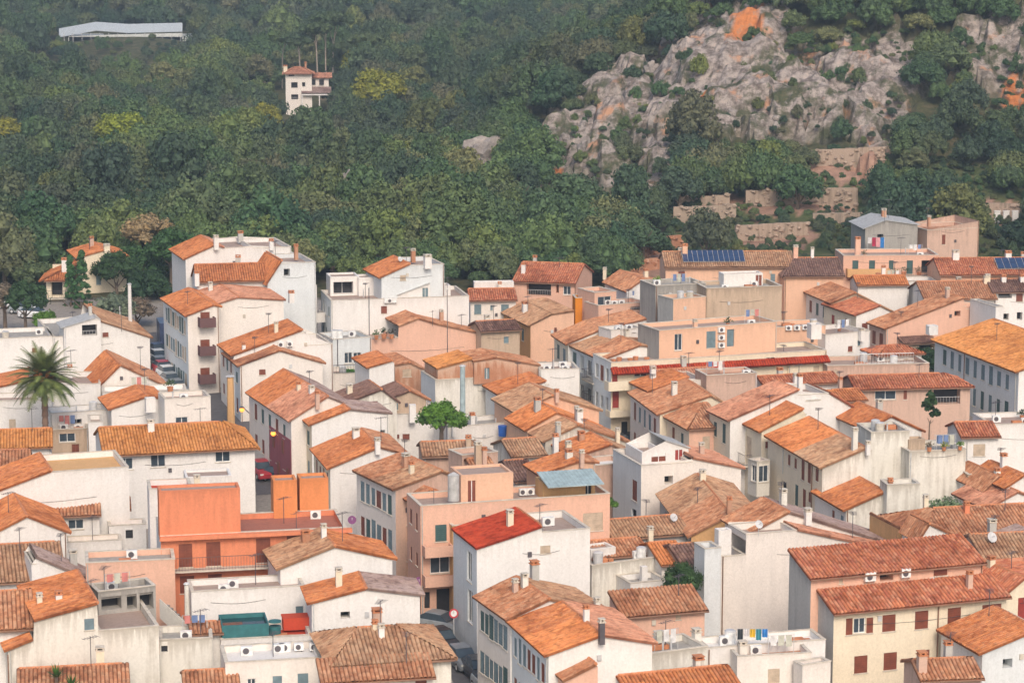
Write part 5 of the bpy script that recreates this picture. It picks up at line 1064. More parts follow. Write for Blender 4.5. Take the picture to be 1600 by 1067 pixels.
# ============================================================ trees
def leafmat(n, stops, rough=.7):
    m, N, L, B = newmat(n); B.inputs['Roughness'].default_value = rough; B.inputs['Specular IOR Level'].default_value = .25
    oi = N.new('ShaderNodeObjectInfo'); r = ramp(N, stops); L.new(oi.outputs['Random'], r.inputs[0])
    g = N.new('ShaderNodeNewGeometry'); t = N.new('ShaderNodeTexNoise'); t.inputs['Scale'].default_value = 1.3; t.inputs['Detail'].default_value = 4; L.new(g.outputs['Position'], t.inputs['Vector'])
    q = ramp(N, [(.32, (.55, .62, .60)), (.68, (1.65, 1.6, 1.3))]); L.new(t.outputs['Fac'], q.inputs[0])
    t2 = N.new('ShaderNodeTexNoise'); t2.inputs['Scale'].default_value = .028; t2.inputs['Detail'].default_value = 3; L.new(g.outputs['Position'], t2.inputs['Vector'])
    q2 = ramp(N, [(.34, (.55, .68, .72)), (.48, (.95, .95, .9)), (.56, (1.0, 1.15, .88)), (.68, (1.4, 1.42, .95))]); L.new(t2.outputs['Fac'], q2.inputs[0])
    x0 = N.new('ShaderNodeMix'); x0.data_type = 'RGBA'; x0.blend_type = 'MULTIPLY'; x0.inputs[0].default_value = 1; L.new(q.outputs[0], x0.inputs[6]); L.new(q2.outputs[0], x0.inputs[7]); x0.clamp_result = False
    x = N.new('ShaderNodeMix'); x.data_type = 'RGBA'; x.blend_type = 'MULTIPLY'; x.inputs[0].default_value = 1; L.new(r.outputs[0], x.inputs[6]); L.new(x0.outputs[2], x.inputs[7]); L.new(x.outputs[2], B.inputs['Base Color'])
    return m
LM = leafmat('oak leaves', [(0, (.038, .075, .055)), (.2, (.075, .110, .065)), (.35, (.040, .068, .050)), (.5, (.105, .125, .065)), (.65, (.050, .082, .065)), (.8, (.13, .125, .085)), (.9, (.055, .095, .058)), (1, (.14, .145, .06))])
LY = leafmat('yellow green leaves', [(0, (.22, .20, .035)), (1, (.18, .20, .04))]); LG = leafmat('silver leaves', [(0, (.16, .19, .15)), (1, (.13, .16, .13))])
LD = leafmat('dark leaves', [(0, (.03, .065, .035)), (1, (.035, .07, .03))]); LF = leafmat('fresh leaves', [(0, (.08, .15, .03)), (1, (.09, .16, .035))]); LP = leafmat('mauve bush leaves', [(0, (.20, .14, .13)), (1, (.16, .13, .11))])
bark = plain('bark', (.16, .12, .09), .9); palebark = plain('pale bark', (.36, .30, .25), .9)
def crown_mesh(name, mat, rx, rz, nl, per, q, seed, shape='round', core=True):
    r = np.random.default_rng(seed); V = []; Fc = []
    lobes = []
    for i in range(nl):
        u = r.normal(size=3); u /= np.linalg.norm(u); u[2] = abs(u[2]) * 1.1 - .35; rad = r.uniform(.55, .95)
        if shape == 'round': c = np.array([u[0] * rx * rad, u[1] * rx * rad, rz * (1.0 + u[2] * rad)])
        elif shape == 'cone':
            hgt = r.uniform(0, 1) ** .8; a = r.uniform(0, 6.28); k = rx * (1 - hgt) ** .7 * r.uniform(.5, .9); c = np.array([math.cos(a) * k, math.sin(a) * k, rz * 2 * hgt])
        elif shape == 'flat': a = r.uniform(0, 6.28); k = rx * math.sqrt(r.uniform(0, 1)); c = np.array([math.cos(a) * k, math.sin(a) * k, rz * r.uniform(.8, 1.5)])
        lobes.append((c, r.uniform(.20, .36) * rx * (1 if shape != 'cone' else .9)))
    if core:
        for c, lr in lobes[::1]:
            n = len(V); k = 6
            for a in range(k): V.append(c + np.array([math.cos(a * 6.283 / k), math.sin(a * 6.283 / k), 0]) * lr * .72)
            V.append(c + np.array([0, 0, lr * .72])); V.append(c - np.array([0, 0, lr * .72]))
            for a in range(k): b = (a + 1) % k; Fc.append((n + a, n + b, n + k)); Fc.append((n + b, n + a, n + k + 1))
    for c, lr in lobes:
        for i in range(per):
            u = r.normal(size=3); u /= np.linalg.norm(u)
            if u[2] < -.5: u[2] *= -1
            p = c + u * lr * r.uniform(.7, 1.12); nrm = u + r.normal(size=3) * .55; nrm /= np.linalg.norm(nrm)
            a = np.cross(nrm, r.normal(size=3)); a /= np.linalg.norm(a); b = np.cross(nrm, a); s = q * r.uniform(.6, 1.3); n = len(V)
            V += [p + a * s, p + b * s * .75, p - a * s, p - b * s * .75]; Fc.append((n, n + 1, n + 2, n + 3))
    me = bpy.data.meshes.new(name); me.from_pydata([tuple(v) for v in V], [], Fc); me.materials.append(mat); return me
def trunk_mesh(name, h, r, mat, limbs=4, seed=0, spread=1.2):
    rr = random.Random(seed); m = MB(); m.tube((0, 0, -1.2), (0, 0, h * .55), r, r * .75, 7); top = Vector((rr.uniform(-.2, .2), rr.uniform(-.2, .2), h)); m.tube((0, 0, h * .55), top, r * .75, r * .4, 6)
    for i in range(limbs):
        a = 6.28 * i / limbs + rr.uniform(-.4, .4); s = Vector((0, 0, h * rr.uniform(.5, .9))); m.tube(s, s + Vector((math.cos(a) * spread, math.sin(a) * spread, spread * rr.uniform(.7, 1.3))), r * .45, r * .15, 5)
    me = bpy.data.meshes.new(name); me.from_pydata(m.v, [], m.f); me.materials.append(mat); return me
CR = [crown_mesh('crown', LM, 3.1, 2.4, 44, 70, .16, 1), crown_mesh('crown', LM, 2.7, 2.6, 40, 70, .15, 2), crown_mesh('crown', LM, 3.4, 2.1, 50, 64, .16, 3), crown_mesh('crown', LM, 2.9, 3.0, 46, 68, .16, 4), crown_mesh('crown', LM, 2.4, 2.0, 36, 76, .14, 5)]
TR = [trunk_mesh('trunk', 2.4, .26, bark, seed=i) for i in range(5)]
def tree(name, label, cat, loc, crown, trunk, sc_=1.0, rot=0.0, group=None, dz=1.3, squash=1.0, crown_mat=None):
    o = empty(name, loc, rot, label, cat, group); o.scale = (sc_, sc_, sc_ * squash)
    if trunk: t = bpy.data.objects.new('trunk', trunk); COL.objects.link(t); t.parent = o
    c = bpy.data.objects.new('crown', crown); COL.objects.link(c); c.parent = o; c.location = (0, 0, dz)
    return o
spots = []
WREC = [(1045, 325, 1165, 378), (1160, 305, 1345, 342), (1245, 250, 1390, 292), (1145, 355, 1270, 392), (1478, 312, 1610, 352), (975, 378, 1068, 450)]
def keepout(px, py):
    if any(in_poly(px, py, P) for P in ROCK): return .42
    if in_poly(px, py, TERR): return .72
    if any(in_poly(px, py, P) for P in BARE): return .95
    if 436 < px < 522 and 100 < py < 178: return 1.0
    if 462 < px < 522 and 60 < py < 110: return .5
    return 0
D = 338.0
while D < 1350:
    sp = 4.8 if D < 470 else (5.4 if D < 620 else (7.0 if D < 800 else 9.5))
    X = -.26 * D
    while X < .26 * D:
        x = X + random.uniform(-.45, .45) * sp; y = D + random.uniform(-.45, .45) * sp; z = gz(x, y)
        px, py = proj((x, y, z + 3)); 
        s = random.choice((random.uniform(.6, 1.0), random.uniform(.8, 1.25), random.uniform(1.1, 1.5))) * (1.15 if D < 470 else 1.05 if D < 620 else 1.25 if D < 800 else 1.6)
        if px > 900 and D > 385: s *= .84
        ok = py > -70 and random.random() >= keepout(px, py)
        if y < 352 and px > 980: ok = False
        if y < 354 and 58 < px < 225: ok = False
        if y < 345 and 300 <= px < 980: s = min(s, .9)
        if y < 380 and px > 980: ok = ok and random.random() < .6
        cx_, cy_ = proj((x, y, z + 2.5 * s))
        if any(a0 < cx_ < a1 and b0 < cy_ < b1 for a0, b0, a1, b1 in WREC): ok = False
        if random.random() < .05: ok = False
        if ok and any(in_poly(px, py, P) for P in ROCK): s *= random.uniform(.25, .5)
        if 60 < px < 310 and 640 < y < 788: s *= .42
        if 70 < px < 300 and 788 <= y < 806: s = .38
        if 70 < px < 300 and 806 <= y < 835: ok = False
        if 420 < px < 535 and 530 < y < 626: s = min(s * .5, .5)
        if 428 < px < 530 and 598 < y < 640: ok = False
        tx, ty = proj((x, y, z + 5.5 * s))
        if px > 780 and not any(in_poly(px, py, P) for P in ROCK) and any(in_poly(tx, ty, P) for P in ROCK) and random.random() < .75: s *= .45
        if ok: spots.append((x, y, z, s, py))
        X += sp
    D += sp * .86
print('tree spots', len(spots))
# the notable trees clear a little room around themselves
NOT = []   # px, py(base), D, crown radius m, kind
def stand(px, py_base, name, label, cat, mesh, trunk, s, dz=1.3, squash=1.0, D=None, clear=4.0):
    p = on_ground(px, py_base) if D is None else at_d(px, py_base, D)
    if D is None: z = gz(p.x, p.y)
    else: z = p.z
    NOT.append((p.x, p.y, clear)); return tree(name, label, cat, (p.x, p.y, z - .2), mesh, trunk, s, random.uniform(0, 6), dz=dz, squash=squash)
cy = crown_mesh('crown', LY, 3.1, 2.6, 44, 80, .16, 11); cg = crown_mesh('crown', LG, 3.0, 2.1, 40, 80, .15, 12); ctall = crown_mesh('crown', LY, 2.6, 3.2, 44, 80, .15, 13)
LC = leafmat('cypress leaves', [(0, (.065, .14, .06)), (1, (.07, .15, .06))]); cyp = crown_mesh('crown', LC, 1.25, 4.0, 80, 60, .11, 14, 'cone'); cdk = crown_mesh('crown', LD, 3.0, 2.6, 42, 80, .14, 15); cfr = crown_mesh('crown', LF, 2.2, 1.7, 44, 80, .12, 16); cmv = crown_mesh('crown', LP, 2.4, 1.7, 40, 70, .12, 17); cfl = crown_mesh('crown', LM, 3.2, 1.5, 26, 60, .25, 18, 'flat')
stand(195, 262, 'tree', 'round yellow green tree left of the grey olive tree in the forest', 'tree', cy, TR[0], 1.7, clear=6)
stand(413, 245, 'tree', 'pointed yellow green tree beside the small grey ruin', 'tree', ctall, TR[1], 1.6, clear=6)
stand(592, 200, 'tree', 'large golden green tree right of the solitary villa', 'tree', cy, TR[2], 2.1, squash=1.0, clear=8)
stand(5, 262, 'tree', 'golden green tree cut by the left edge of the forest', 'tree', cy, TR[3], 1.6, clear=6)
stand(562, 140, 'tree', 'slim pale green tree just right of the villa', 'tree', ctall, TR[1], 1.6, clear=5)
stand(368, 228, 'olive_tree', 'silvery grey olive tree above the small ruin', 'tree', cg, TR[0], 1.5, clear=5)
LN = leafmat('pine needles', [(0, (.07, .10, .055)), (1, (.09, .12, .06))]); cpi = crown_mesh('crown', LN, 4.2, 2.2, 44, 70, .17, 31, 'flat')
pines = [(497, 112, 'leftmost of the tall bare trunked pines above the villa'), (509, 110, 'middle tall pine with pale bare trunk above the villa'), (519, 108, 'rightmost leaning tall pine above the villa'), (470, 104, 'broad crowned pine left of the bare trunked pines'), (545, 118, 'thin pine right of the bare trunked pines'), (440, 100, 'dark spreading pine farthest left above the villa'), (575, 104, 'pine with rounded crown above the slim pale green tree')]
for i, (x, yb, lab) in enumerate(pines):
    p = at_d(x, yb + 6, 648 + (i % 3) * 4); o = empty('pine_tree', (p.x, p.y, p.z - 1), 0, lab, 'tree'); m = MB(); hh = 12.5 + (i * 7 % 4) * .8 if i < 3 else 8.5; k = i % 3
    m.tube((0, 0, -6), (.3 * k - .3, 0, hh * .5), .24, .19, 6); m.tube((.3 * k - .3, 0, hh * .5), (.9 * k - .6, 0, hh), .19, .10, 6); m.tube((.5 * k - .4, 0, hh * .7), (.9 * k + .8, 0, hh), .10, .05, 5); m.tube((.3 * k - .3, 0, hh * .6), (.3 * k - 1.6, 0, hh), .09, .05, 5)
    me = bpy.data.meshes.new('trunk'); me.from_pydata(m.v, [], m.f); me.materials.append(palebark); t = bpy.data.objects.new('trunk', me); COL.objects.link(t); t.parent = o
    c = bpy.data.objects.new('crown', cpi); COL.objects.link(c); c.parent = o; c.location = (.9 * k - .6, 0, hh - 2.4); c.rotation_euler = (0, 0, i); NOT.append((p.x, p.y, 2.5))
# trees by the left houses
Dl = 326
stand(112, 498, 'cypress_tree', 'narrow dark cypress touching the villa corner at far left', 'tree', cyp, TR[4], 1.0, dz=.2, D=Dl, squash=1.0)
stand(130, 500, 'cypress_tree', 'wider dark cypress right of the narrow one', 'tree', cyp, TR[4], 1.15, dz=.2, D=Dl - 2, squash=.95)
stand(183, 470, 'tree', 'dark bushy tree behind the cypresses', 'tree', cdk, TR[0], 1.1, D=334)
stand(182, 520, 'tree', 'grey green tree beside the white pole', 'tree', cg, TR[1], .9, D=310)
stand(215, 520, 'tree', 'mauve leafed tree right of the white pole', 'tree', cmv, TR[1], 1.0, D=312)
stand(235, 410, 'tree', 'tall pinkish mauve tree at the forest edge on the left', 'tree', cmv, TR[1], 1.5, D=352)
stand(40, 512, 'tree', 'dark green bush mass left of the villa', 'tree', cdk, TR[2], .95, D=305)
stand(72, 512, 'bush', 'bright green bush below the villa', 'bush', cfr, None, .8, dz=-.4, D=303)
stand(8, 505, 'tree', 'greyish tree at the left edge above the annex', 'tree', cmv, TR[2], 1.1, D=306)
stand(235, 500, 'tree', 'dark tree behind the white pole and awning', 'tree', cdk, TR[2], 1.1, D=330)
stand(268, 440, 'tree', 'dark tree left of the stepped white block', 'tree', cdk, TR[0], 1.2, D=340)
stand(215, 470, 'tree', 'dark tree between mauve tree and the hipped roofs', 'tree', cdk, TR[1], 1.25, D=342)
# trees inside the town
stand(690, 694, 'tree', 'lone bright green tree among the roofs in the town centre', 'tree', cfr, TR[3], 1.05, dz=.9, D=238)
stand(1068, 960, 'tree', 'dark green tree tucked against the tall blank white building', 'tree', cdk, TR[3], .52, dz=1.4, D=186, squash=1.3)
stand(1478, 842, 'olive_tree', 'dusty grey green olive bushes below the stained white wall', 'tree', cg, TR[3], .75, dz=.5, D=206)
stand(1385, 845, 'bush', 'green bush in the gap above the red tiles', 'bush', cdk, None, .4, dz=.2, D=201)
stand(951, 795, 'bush', 'leafy bush in the pink building yard', 'bush', cfr, None, .35, dz=.2, D=212)
p = at_z(1452, 672, 7.6); o = tree('potted_tree', 'ragged little pine on the roof terrace', 'tree', (p.x, p.y, 7.55), crown_mesh('crown', LD, 1.3, 1.4, 16, 50, .14, 21, 'cone'), trunk_mesh('trunk', 1.0, .08, bark, 3, spread=.4), 1.0, dz=.6)
p = at_z(1442, 560, 4); tree('bush', 'dark bush beside the long bluish white building', 'bush', (p.x, p.y, 1.5), cdk, None, .8, dz=-.2)
def clear(x, y): return any((x - a) ** 2 + (y - b) ** 2 < c * c for a, b, c in NOT)
spots = [s for s in spots if not clear(s[0], s[1])]
scrub = []
for i in range(5200):
    px = random.uniform(780, 1660); py = random.uniform(-10, 425); t_ = in_poly(px, py, TERR); k_ = any(in_poly(px, py, P) for P in ROCK)
    if not (t_ or k_) or (k_ and random.random() < .68) or (t_ and any(in_poly(px, py, P) for P in BARE) and random.random() < .75): continue
    D_ = 352 if py > 395 else 360; q_ = on_ground(px, py, 352)
    if q_.y > 640 or (q_.y < 356 and q_.x > 15): continue
    scrub.append((q_.x, q_.y, gz(q_.x, q_.y) - .15, random.uniform(.10, .30), py))
spots.sort(key=lambda s: s[1] / s[3])
near = [s for s in spots if 0 < s[4] and abs(proj(s[:3])[0] - 800) < 830][:290]; ns = set(near); rest = [s for s in spots if s not in ns] + scrub
src = [None] * 5
for i, (x, y, z, s, _) in enumerate(near):
    k = i % 5; o = tree('oak_tree', 'dense dark green holm oak in the near edge of the forest', 'tree', (x, y, z - .8), CR[k], TR[k], s, random.uniform(0, 6.28), 'holm oaks in the near forest', dz=.2, squash=random.uniform(.95, 1.45))
    if src[k] is None: src[k] = next(c for c in o.children if c.name.startswith('crown'))
pts = np.array([[x, y, z] for x, y, z, s, _ in rest]); me = bpy.data.meshes.new('far_forest'); me.from_pydata(pts.tolist(), [], [])
def attr(n, t, v): a = me.attributes.new(n, t, 'POINT'); a.data.foreach_set('value', v)
attr('sz', 'FLOAT', [s[3] for s in rest]); attr('rt', 'FLOAT', [random.uniform(0, 6.28) for s in rest]); attr('kd', 'INT', [random.randrange(5) for s in rest]); attr('sq', 'FLOAT', [random.uniform(.85, 1.6) * s[3] for s in rest])
ff = bpy.data.objects.new('forest', me); COL.objects.link(ff); tag(ff, 'dense wooded hillside stretching away behind the town', 'forest', kind='stuff')
ng = bpy.data.node_groups.new('forest', 'GeometryNodeTree'); ng.interface.new_socket('Geometry', in_out='INPUT', socket_type='NodeSocketGeometry'); ng.interface.new_socket('Geometry', in_out='OUTPUT', socket_type='NodeSocketGeometry')
n = ng.nodes; l = ng.links; gi = n.new('NodeGroupInput'); go = n.new('NodeGroupOutput'); jn = n.new('GeometryNodeJoinGeometry')
def na(nm, t): a = n.new('GeometryNodeInputNamedAttribute'); a.data_type = t; a.inputs[0].default_value = nm; return a.outputs[0]
sz, rt, kd, sq = na('sz', 'FLOAT'), na('rt', 'FLOAT'), na('kd', 'INT'), na('sq', 'FLOAT')
cs = n.new('ShaderNodeCombineXYZ'); l.new(sz, cs.inputs[0]); l.new(sz, cs.inputs[1]); l.new(sq, cs.inputs[2]); cr = n.new('ShaderNodeCombineXYZ'); l.new(rt, cr.inputs[2])
for k in range(5):
    cm = n.new('FunctionNodeCompare'); cm.data_type = 'INT'; cm.operation = 'EQUAL'; l.new(kd, cm.inputs[2]); cm.inputs[3].default_value = k
    ob = n.new('GeometryNodeObjectInfo'); ob.inputs[0].default_value = src[k]; ob.transform_space = 'ORIGINAL'; ob.inputs[1].default_value = True
    ip = n.new('GeometryNodeInstanceOnPoints'); l.new(gi.outputs[0], ip.inputs['Points']); l.new(cm.outputs[0], ip.inputs['Selection']); l.new(ob.outputs['Geometry'], ip.inputs['Instance']); l.new(cr.outputs[0], ip.inputs['Rotation']); l.new(cs.outputs[0], ip.inputs['Scale']); l.new(ip.outputs[0], jn.inputs[0])
l.new(jn.outputs[0], go.inputs[0]); md = ff.modifiers.new('forest', 'NODES'); md.node_group = ng
# ============================================================ stone terraces on the slope, rocks
plaster('terrstone', (.42, .32, .25), .9, (.20, .16, .12))
def stone_wall(pix, hgt, label, mat='stone'):
    P = [on_ground(x, y, 345) for x, y in pix]; o = empty('stone_wall', (P[0].x, P[0].y, P[0].z), 0, label, 'wall')
    body = MB(); st = MB()
    for a, b in zip(P, P[1:]):
        a = a.copy(); b = b.copy(); L = (b - a).length; d = (b - a) / max(L, .1); d.z = 0; d.normalize(); n = Vector((-d.y, d.x, 0)); k = max(1, int(L / 2))
        for i in range(k):
            p = a.lerp(b, i / k); q = a.lerp(b, (i + 1) / k); ax = q - p; ax.z = 0
            body.box(p - Vector((0, 0, 1)), ax, n * .55, Vector((0, 0, hgt + 1)))
        for i in range(int(L * hgt * 1.5)):
            s = random.uniform(0, L); z = random.uniform(.1, hgt); r = random.uniform(.2, .45); c = a.lerp(b, s / L) + Vector((0, 0, z)); st.ball(c + n * .02, r, k=5, sz=.7, jit=.25)
    body.build('core', MATS[mat], o, o); s = st.build('stones', MATS[mat], o, o); s['kind'] = 'stuff'
    return o
stone_wall([(1250, 268), (1300, 266), (1382, 262)], 3.4, 'upper reddish dry stone terrace wall below the rocky slope', 'terrstone')
stone_wall([(1165, 326), (1250, 322), (1340, 322)], 2.8, 'middle dry stone terrace wall above the gardens')
stone_wall([(1052, 352), (1110, 350), (1150, 346)], 2.8, 'broken stone terrace wall beside the dark trees')
stone_wall([(1150, 376), (1210, 372), (1262, 370)], 2.2, 'low reddish terrace wall above the solar panels', 'terrstone')
stone_wall([(1175, 300), (1240, 296)], 2.0, 'short tan terrace wall under the rock between dark trees')
stone_wall([(1060, 330), (1140, 326)], 2.2, 'ochre terrace wall above the broken one')
stone_wall([(1270, 352), (1350, 350), (1420, 346)], 1.8, 'long low terrace wall behind the grey roofed house')
stone_wall([(1000, 408), (1035, 396), (1065, 392)], 2.4, 'old tan rubble wall behind the rust roofed cottage', 'brick')
stone_wall([(980, 440), (1010, 425), (1040, 420)], 1.8, 'crumbling rubble wall stepping down by the cottage', 'brick')
stone_wall([(1482, 338), (1540, 340), (1600, 342)], 2.2, 'long rubble wall with pale posts near the right edge', 'terrstone')
for i, x in enumerate((1552, 1566, 1580)):
    p = on_ground(x, 346, 345); m = MB(); m.box(p - Vector((0, .8, .6)), Vector((.9, 0, 0)), Vector((0, .5, 0)), Vector((0, 0, 2.2))); m.box(p + Vector((-.05, -.85, 1.603)), Vector((1.0, 0, 0)), Vector((0, .6, 0)), Vector((0, 0, .1)))
    tag(m.build('post', MATS['white']), 'pale masonry post before the long rubble wall, ' + ('left', 'middle', 'right')[i] + ' of three', 'post')
rockm, N_, L_, B_ = newmat('limestone'); B_.inputs['Roughness'].default_value = .95
g_ = N_.new('ShaderNodeNewGeometry'); t_ = N_.new('ShaderNodeTexNoise'); t_.inputs['Scale'].default_value = .7; t_.inputs['Detail'].default_value = 9; t_.inputs['Roughness'].default_value = .75; L_.new(g_.outputs['Position'], t_.inputs['Vector'])
r_ = ramp(N_, [(.3, (.11, .09, .08)), (.45, (.24, .21, .19)), (.6, (.36, .32, .29)), (.75, (.46, .34, .26))]); L_.new(t_.outputs['Fac'], r_.inputs[0]); L_.new(r_.outputs[0], B_.inputs['Base Color'])
bp_ = N_.new('ShaderNodeBump'); bp_.inputs['Strength'].default_value = .8; bp_.inputs['Distance'].default_value = .3; L_.new(t_.outputs['Fac'], bp_.inputs['Height']); L_.new(bp_.outputs[0], B_.inputs['Normal'])
def rock_mesh(seed, s=1.0):
    import bmesh
    bm = bmesh.new(); bmesh.ops.create_icosphere(bm, subdivisions=3, radius=1.0); off = Vector((seed * 13.1, seed * 7.7, 0))
    for v in bm.verts:
        n = noise.noise(v.co * 1.1 + off) * .55 + noise.noise(v.co * 2.6 + off) * .28 + (noise.cell(v.co * 1.8 + off)) * .12; v.co *= 1 + n
    me = bpy.data.meshes.new('rock'); bm.to_mesh(me); bm.free(); me.materials.append(rockm); return me
RK = [rock_mesh(i) for i in range(6)]
for i in range(80):
    P = ROCK[0] if i < 150 else ROCK[random.choice([1, 1, 2, 5])]
    for _ in range(50):
        x = random.uniform(min(p[0] for p in P), max(p[0] for p in P)); y = random.uniform(min(p[1] for p in P), max(p[1] for p in P))
        if in_poly(x, y, P): break
    p = on_ground(x, y, 380); o = bpy.data.objects.new('rock', RK[i % 6]); COL.objects.link(o); s = random.uniform(.6, 1.3) if i < 60 else random.uniform(.5, 1.1)
    o.location = (p.x, p.y, gz(p.x, p.y)); o.scale = (s * random.uniform(.8, 1.2), s, s * random.uniform(.8, 1.5)); o.rotation_euler = (random.uniform(-.4, .4), random.uniform(-.4, .4), random.uniform(0, 6.28))
    tag(o, 'grey limestone block jutting from the rocky slope', 'rock', 'limestone blocks on the rocky slope')
for (x, y, s, lab, pts_) in [(762, 285, 2.4, 'isolated pale limestone crag among the trees left of the main cliff', [(745, 282), (755, 270), (762, 255), (770, 268), (778, 280), (757, 240), (768, 245)]),
                       (532, 350, 2.0, 'grey rock gully showing between trees above the white building', [(520, 345), (525, 330), (532, 318), (538, 305), (543, 295)]),
                       (385, 390, 1.9, 'pale rock behind the stepped white block roofs', [(378, 380), (386, 372), (392, 366), (380, 368)]), (357, 250, 1.6, 'small grey ruin like rock beside the pointed tree', [(350, 246), (358, 243), (366, 246)])]:
    p = on_ground(x, y, 350); o = empty('rock_outcrop', (p.x, p.y, gz(p.x, p.y)), 0, lab, 'rock')
    for k, (a, b) in enumerate(pts_):
        q = at_d(a, b, p.y - 1 + (y - b) * .02); c = bpy.data.objects.new('rock', RK[(k + int(x)) % 6]); COL.objects.link(c); c.parent = o; c.location = (q.x - p.x, q.y - p.y - 1, q.z - gz(p.x, p.y)); e = s * random.uniform(.8, 1.2); c.scale = (e, e * 1.4, e * 1.3); c.rotation_euler = (random.uniform(-.5, .5), random.uniform(-.5, .5), random.uniform(0, 6))
    NOT2 = None

# ============================================================ palm
def palm():
    D0 = 241; base = at_d(72, 700, D0); zc = at_d(72, 592, D0).z; o = empty('palm_tree', (base.x, base.y, 0), 0, 'tall date palm rising above the white houses on the left', 'palm'); X0, Y0 = base.x, base.y
    m = MB(); n = 14
    for i in range(n): m.tube((X0, Y0, zc * i / n), (X0, Y0, zc * (i + 1) / n - .03), .34, .27, 9)
    m.build('trunk', plain('palm bark', (.22, .14, .10), .9), o, o)
    gm = leafmat('palm fronds', [(0, (.10, .12, .05)), (1, (.12, .13, .06))]); om = plain('palm fruit stalks', (.50, .20, .06), .8)
    rr = random.Random(5)
    for i in range(84):
        a = i * 2.399; el = 1.35 - 1.75 * (i / 84) ** .9; L = rr.uniform(3.5, 4.1); m = MB(); p = Vector((X0, Y0, zc)); d = Vector((math.cos(a) * math.cos(el), math.sin(a) * math.cos(el), math.sin(el))); side = Vector((-math.sin(a), math.cos(a), 0)); K = 13; old = p
        for k in range(K):
            t = (k + 1) / K; q = old + d * (L / K); d = (d + Vector((0, 0, -.06 - .05 * t))).normalized(); m.tube(old, q, .035 * (1.1 - t) + .008, k=3, cap=False)
            if k > 1:
                ll = .62 * math.sin(math.pi * min(1, .25 + t * .72)) + .1
                for sgn in (-1, 1):
                    for hh in (0, .33, .66):
                        b = old.lerp(q, hh); tip = b + side * sgn * ll + d * ll * .75 + Vector((0, 0, -.10 * ll)); w = d * .045
                        m.q([b - w, b + w, tip + w * .2, tip - w * .2])
            old = q
        m.build('frond', gm, o, o)
    m = MB()
    for i in range(60):
        a = i * 2.4; e = rr.uniform(-.2, .9); p = Vector((X0, Y0, zc - .1)); q = p + Vector((math.cos(a) * math.cos(e), math.sin(a) * math.cos(e), math.sin(e))) * rr.uniform(.5, 1.3); m.tube(p, q, .05, .12, 4)
        m.ball(q, .17, k=5, jit=.3)
    m.build('fruit_cluster', om, o, o)
palm()

# ============================================================ vehicles
CARM = {'silver': plain('silver paint', (.42, .45, .46), .3, .4), 'black': plain('black paint', (.03, .035, .045), .25), 'white': plain('white paint', (.75, .76, .76), .3), 'red': plain('red paint', (.40, .03, .04), .3), 'blue': plain('dark blue paint', (.05, .07, .14), .3), 'grey': plain('grey paint', (.20, .22, .24), .3)}
rub = plain('tyre rubber', (.03, .03, .03), .9); lampr = plain('tail lamp', (.35, .02, .02), .3); lampw = plain('head lamp', (.7, .7, .65), .2)
def loft(m, secs, mi=0):   # secs: list of (y, [(x,z)...]) closed rings
    n0 = len(m.v); k = len(secs[0][1])
    for y, ring in secs:
        for x, z in ring: m.v.append((x, y, z))
    for i in range(len(secs) - 1):
        for j in range(k): j2 = (j + 1) % k; m.f.append((n0 + i * k + j, n0 + i * k + j2, n0 + (i + 1) * k + j2, n0 + (i + 1) * k + j)); m.m.append(mi)
    m.f.append(tuple(n0 + j for j in range(k))); m.m.append(mi); m.f.append(tuple(n0 + (len(secs) - 1) * k + j for j in range(k))[::-1]); m.m.append(mi)
def make_car():
    r = empty('parked_car', (0, 0, 0), 0, 'car', 'car'); m = MB()
    def ring(w, z0, z1, b=.1): return [(-w, z0), (w, z0), (w + .02, (z0 + z1) / 2), (w - b * .5, z1 - .06), (w - b * 1.3, z1), (-w + b * 1.3, z1), (-w + b * .5, z1 - .06), (-w - .02, (z0 + z1) / 2)]
    loft(m, [(-2.1, ring(.70, .30, .62)), (-2.0, ring(.80, .22, .74)), (-1.4, ring(.86, .20, .88)), (-.6, ring(.87, .20, .95)), (.6, ring(.87, .20, .97)), (1.6, ring(.86, .20, .98)), (1.98, ring(.82, .24, .92)), (2.08, ring(.74, .32, .80))])
    m.build('body', CARM['silver'], r); g = MB()
    def cab(w0, w1, z0, z1): return [(-w0, z0), (w0, z0), (w1, z1), (-w1, z1)]
    loft(g, [(-1.05, cab(.74, .72, .94, .96)), (-.35, cab(.76, .62, .955, 1.40)), (.95, cab(.77, .62, .965, 1.42)), (1.75, cab(.76, .68, .97, 1.02))]); g.build('windows', glass, r)
    t = MB(); loft(t, [(-.38, [(-.62, 1.405), (.62, 1.405), (.56, 1.44), (-.56, 1.44)]), (.3, [(-.64, 1.43), (.64, 1.43), (.56, 1.49), (-.56, 1.49)]), (1.0, [(-.62, 1.425), (.62, 1.425), (.54, 1.46), (-.54, 1.46)])]); t.build('roof', CARM['silver'], r)
    for x in (-.80, .80):
        for y in (-1.3, 1.3):
            w = MB(); w.tube((x - .1, y, .31), (x + .1, y, .31), .31, k=14); wo = w.build('wheel', rub, r); q = MB(); q.tube((x - .112, y, .31), (x + .112, y, .31), .18, k=10); q.build('rim', railm, wo)
    for x in (-.62, .62):
        q = MB(); q.box((x - .14, -2.11, .58), Vector((.28, 0, 0)), Vector((0, .12, 0)), Vector((0, 0, .13))); q.build('headlight', lampw, r)
        q = MB(); q.box((x - .12, 2.0, .66), Vector((.24, 0, 0)), Vector((0, .1, 0)), Vector((0, 0, .16))); q.build('tail_light', lampr, r)
    return r
car0 = make_car(); used = [False]
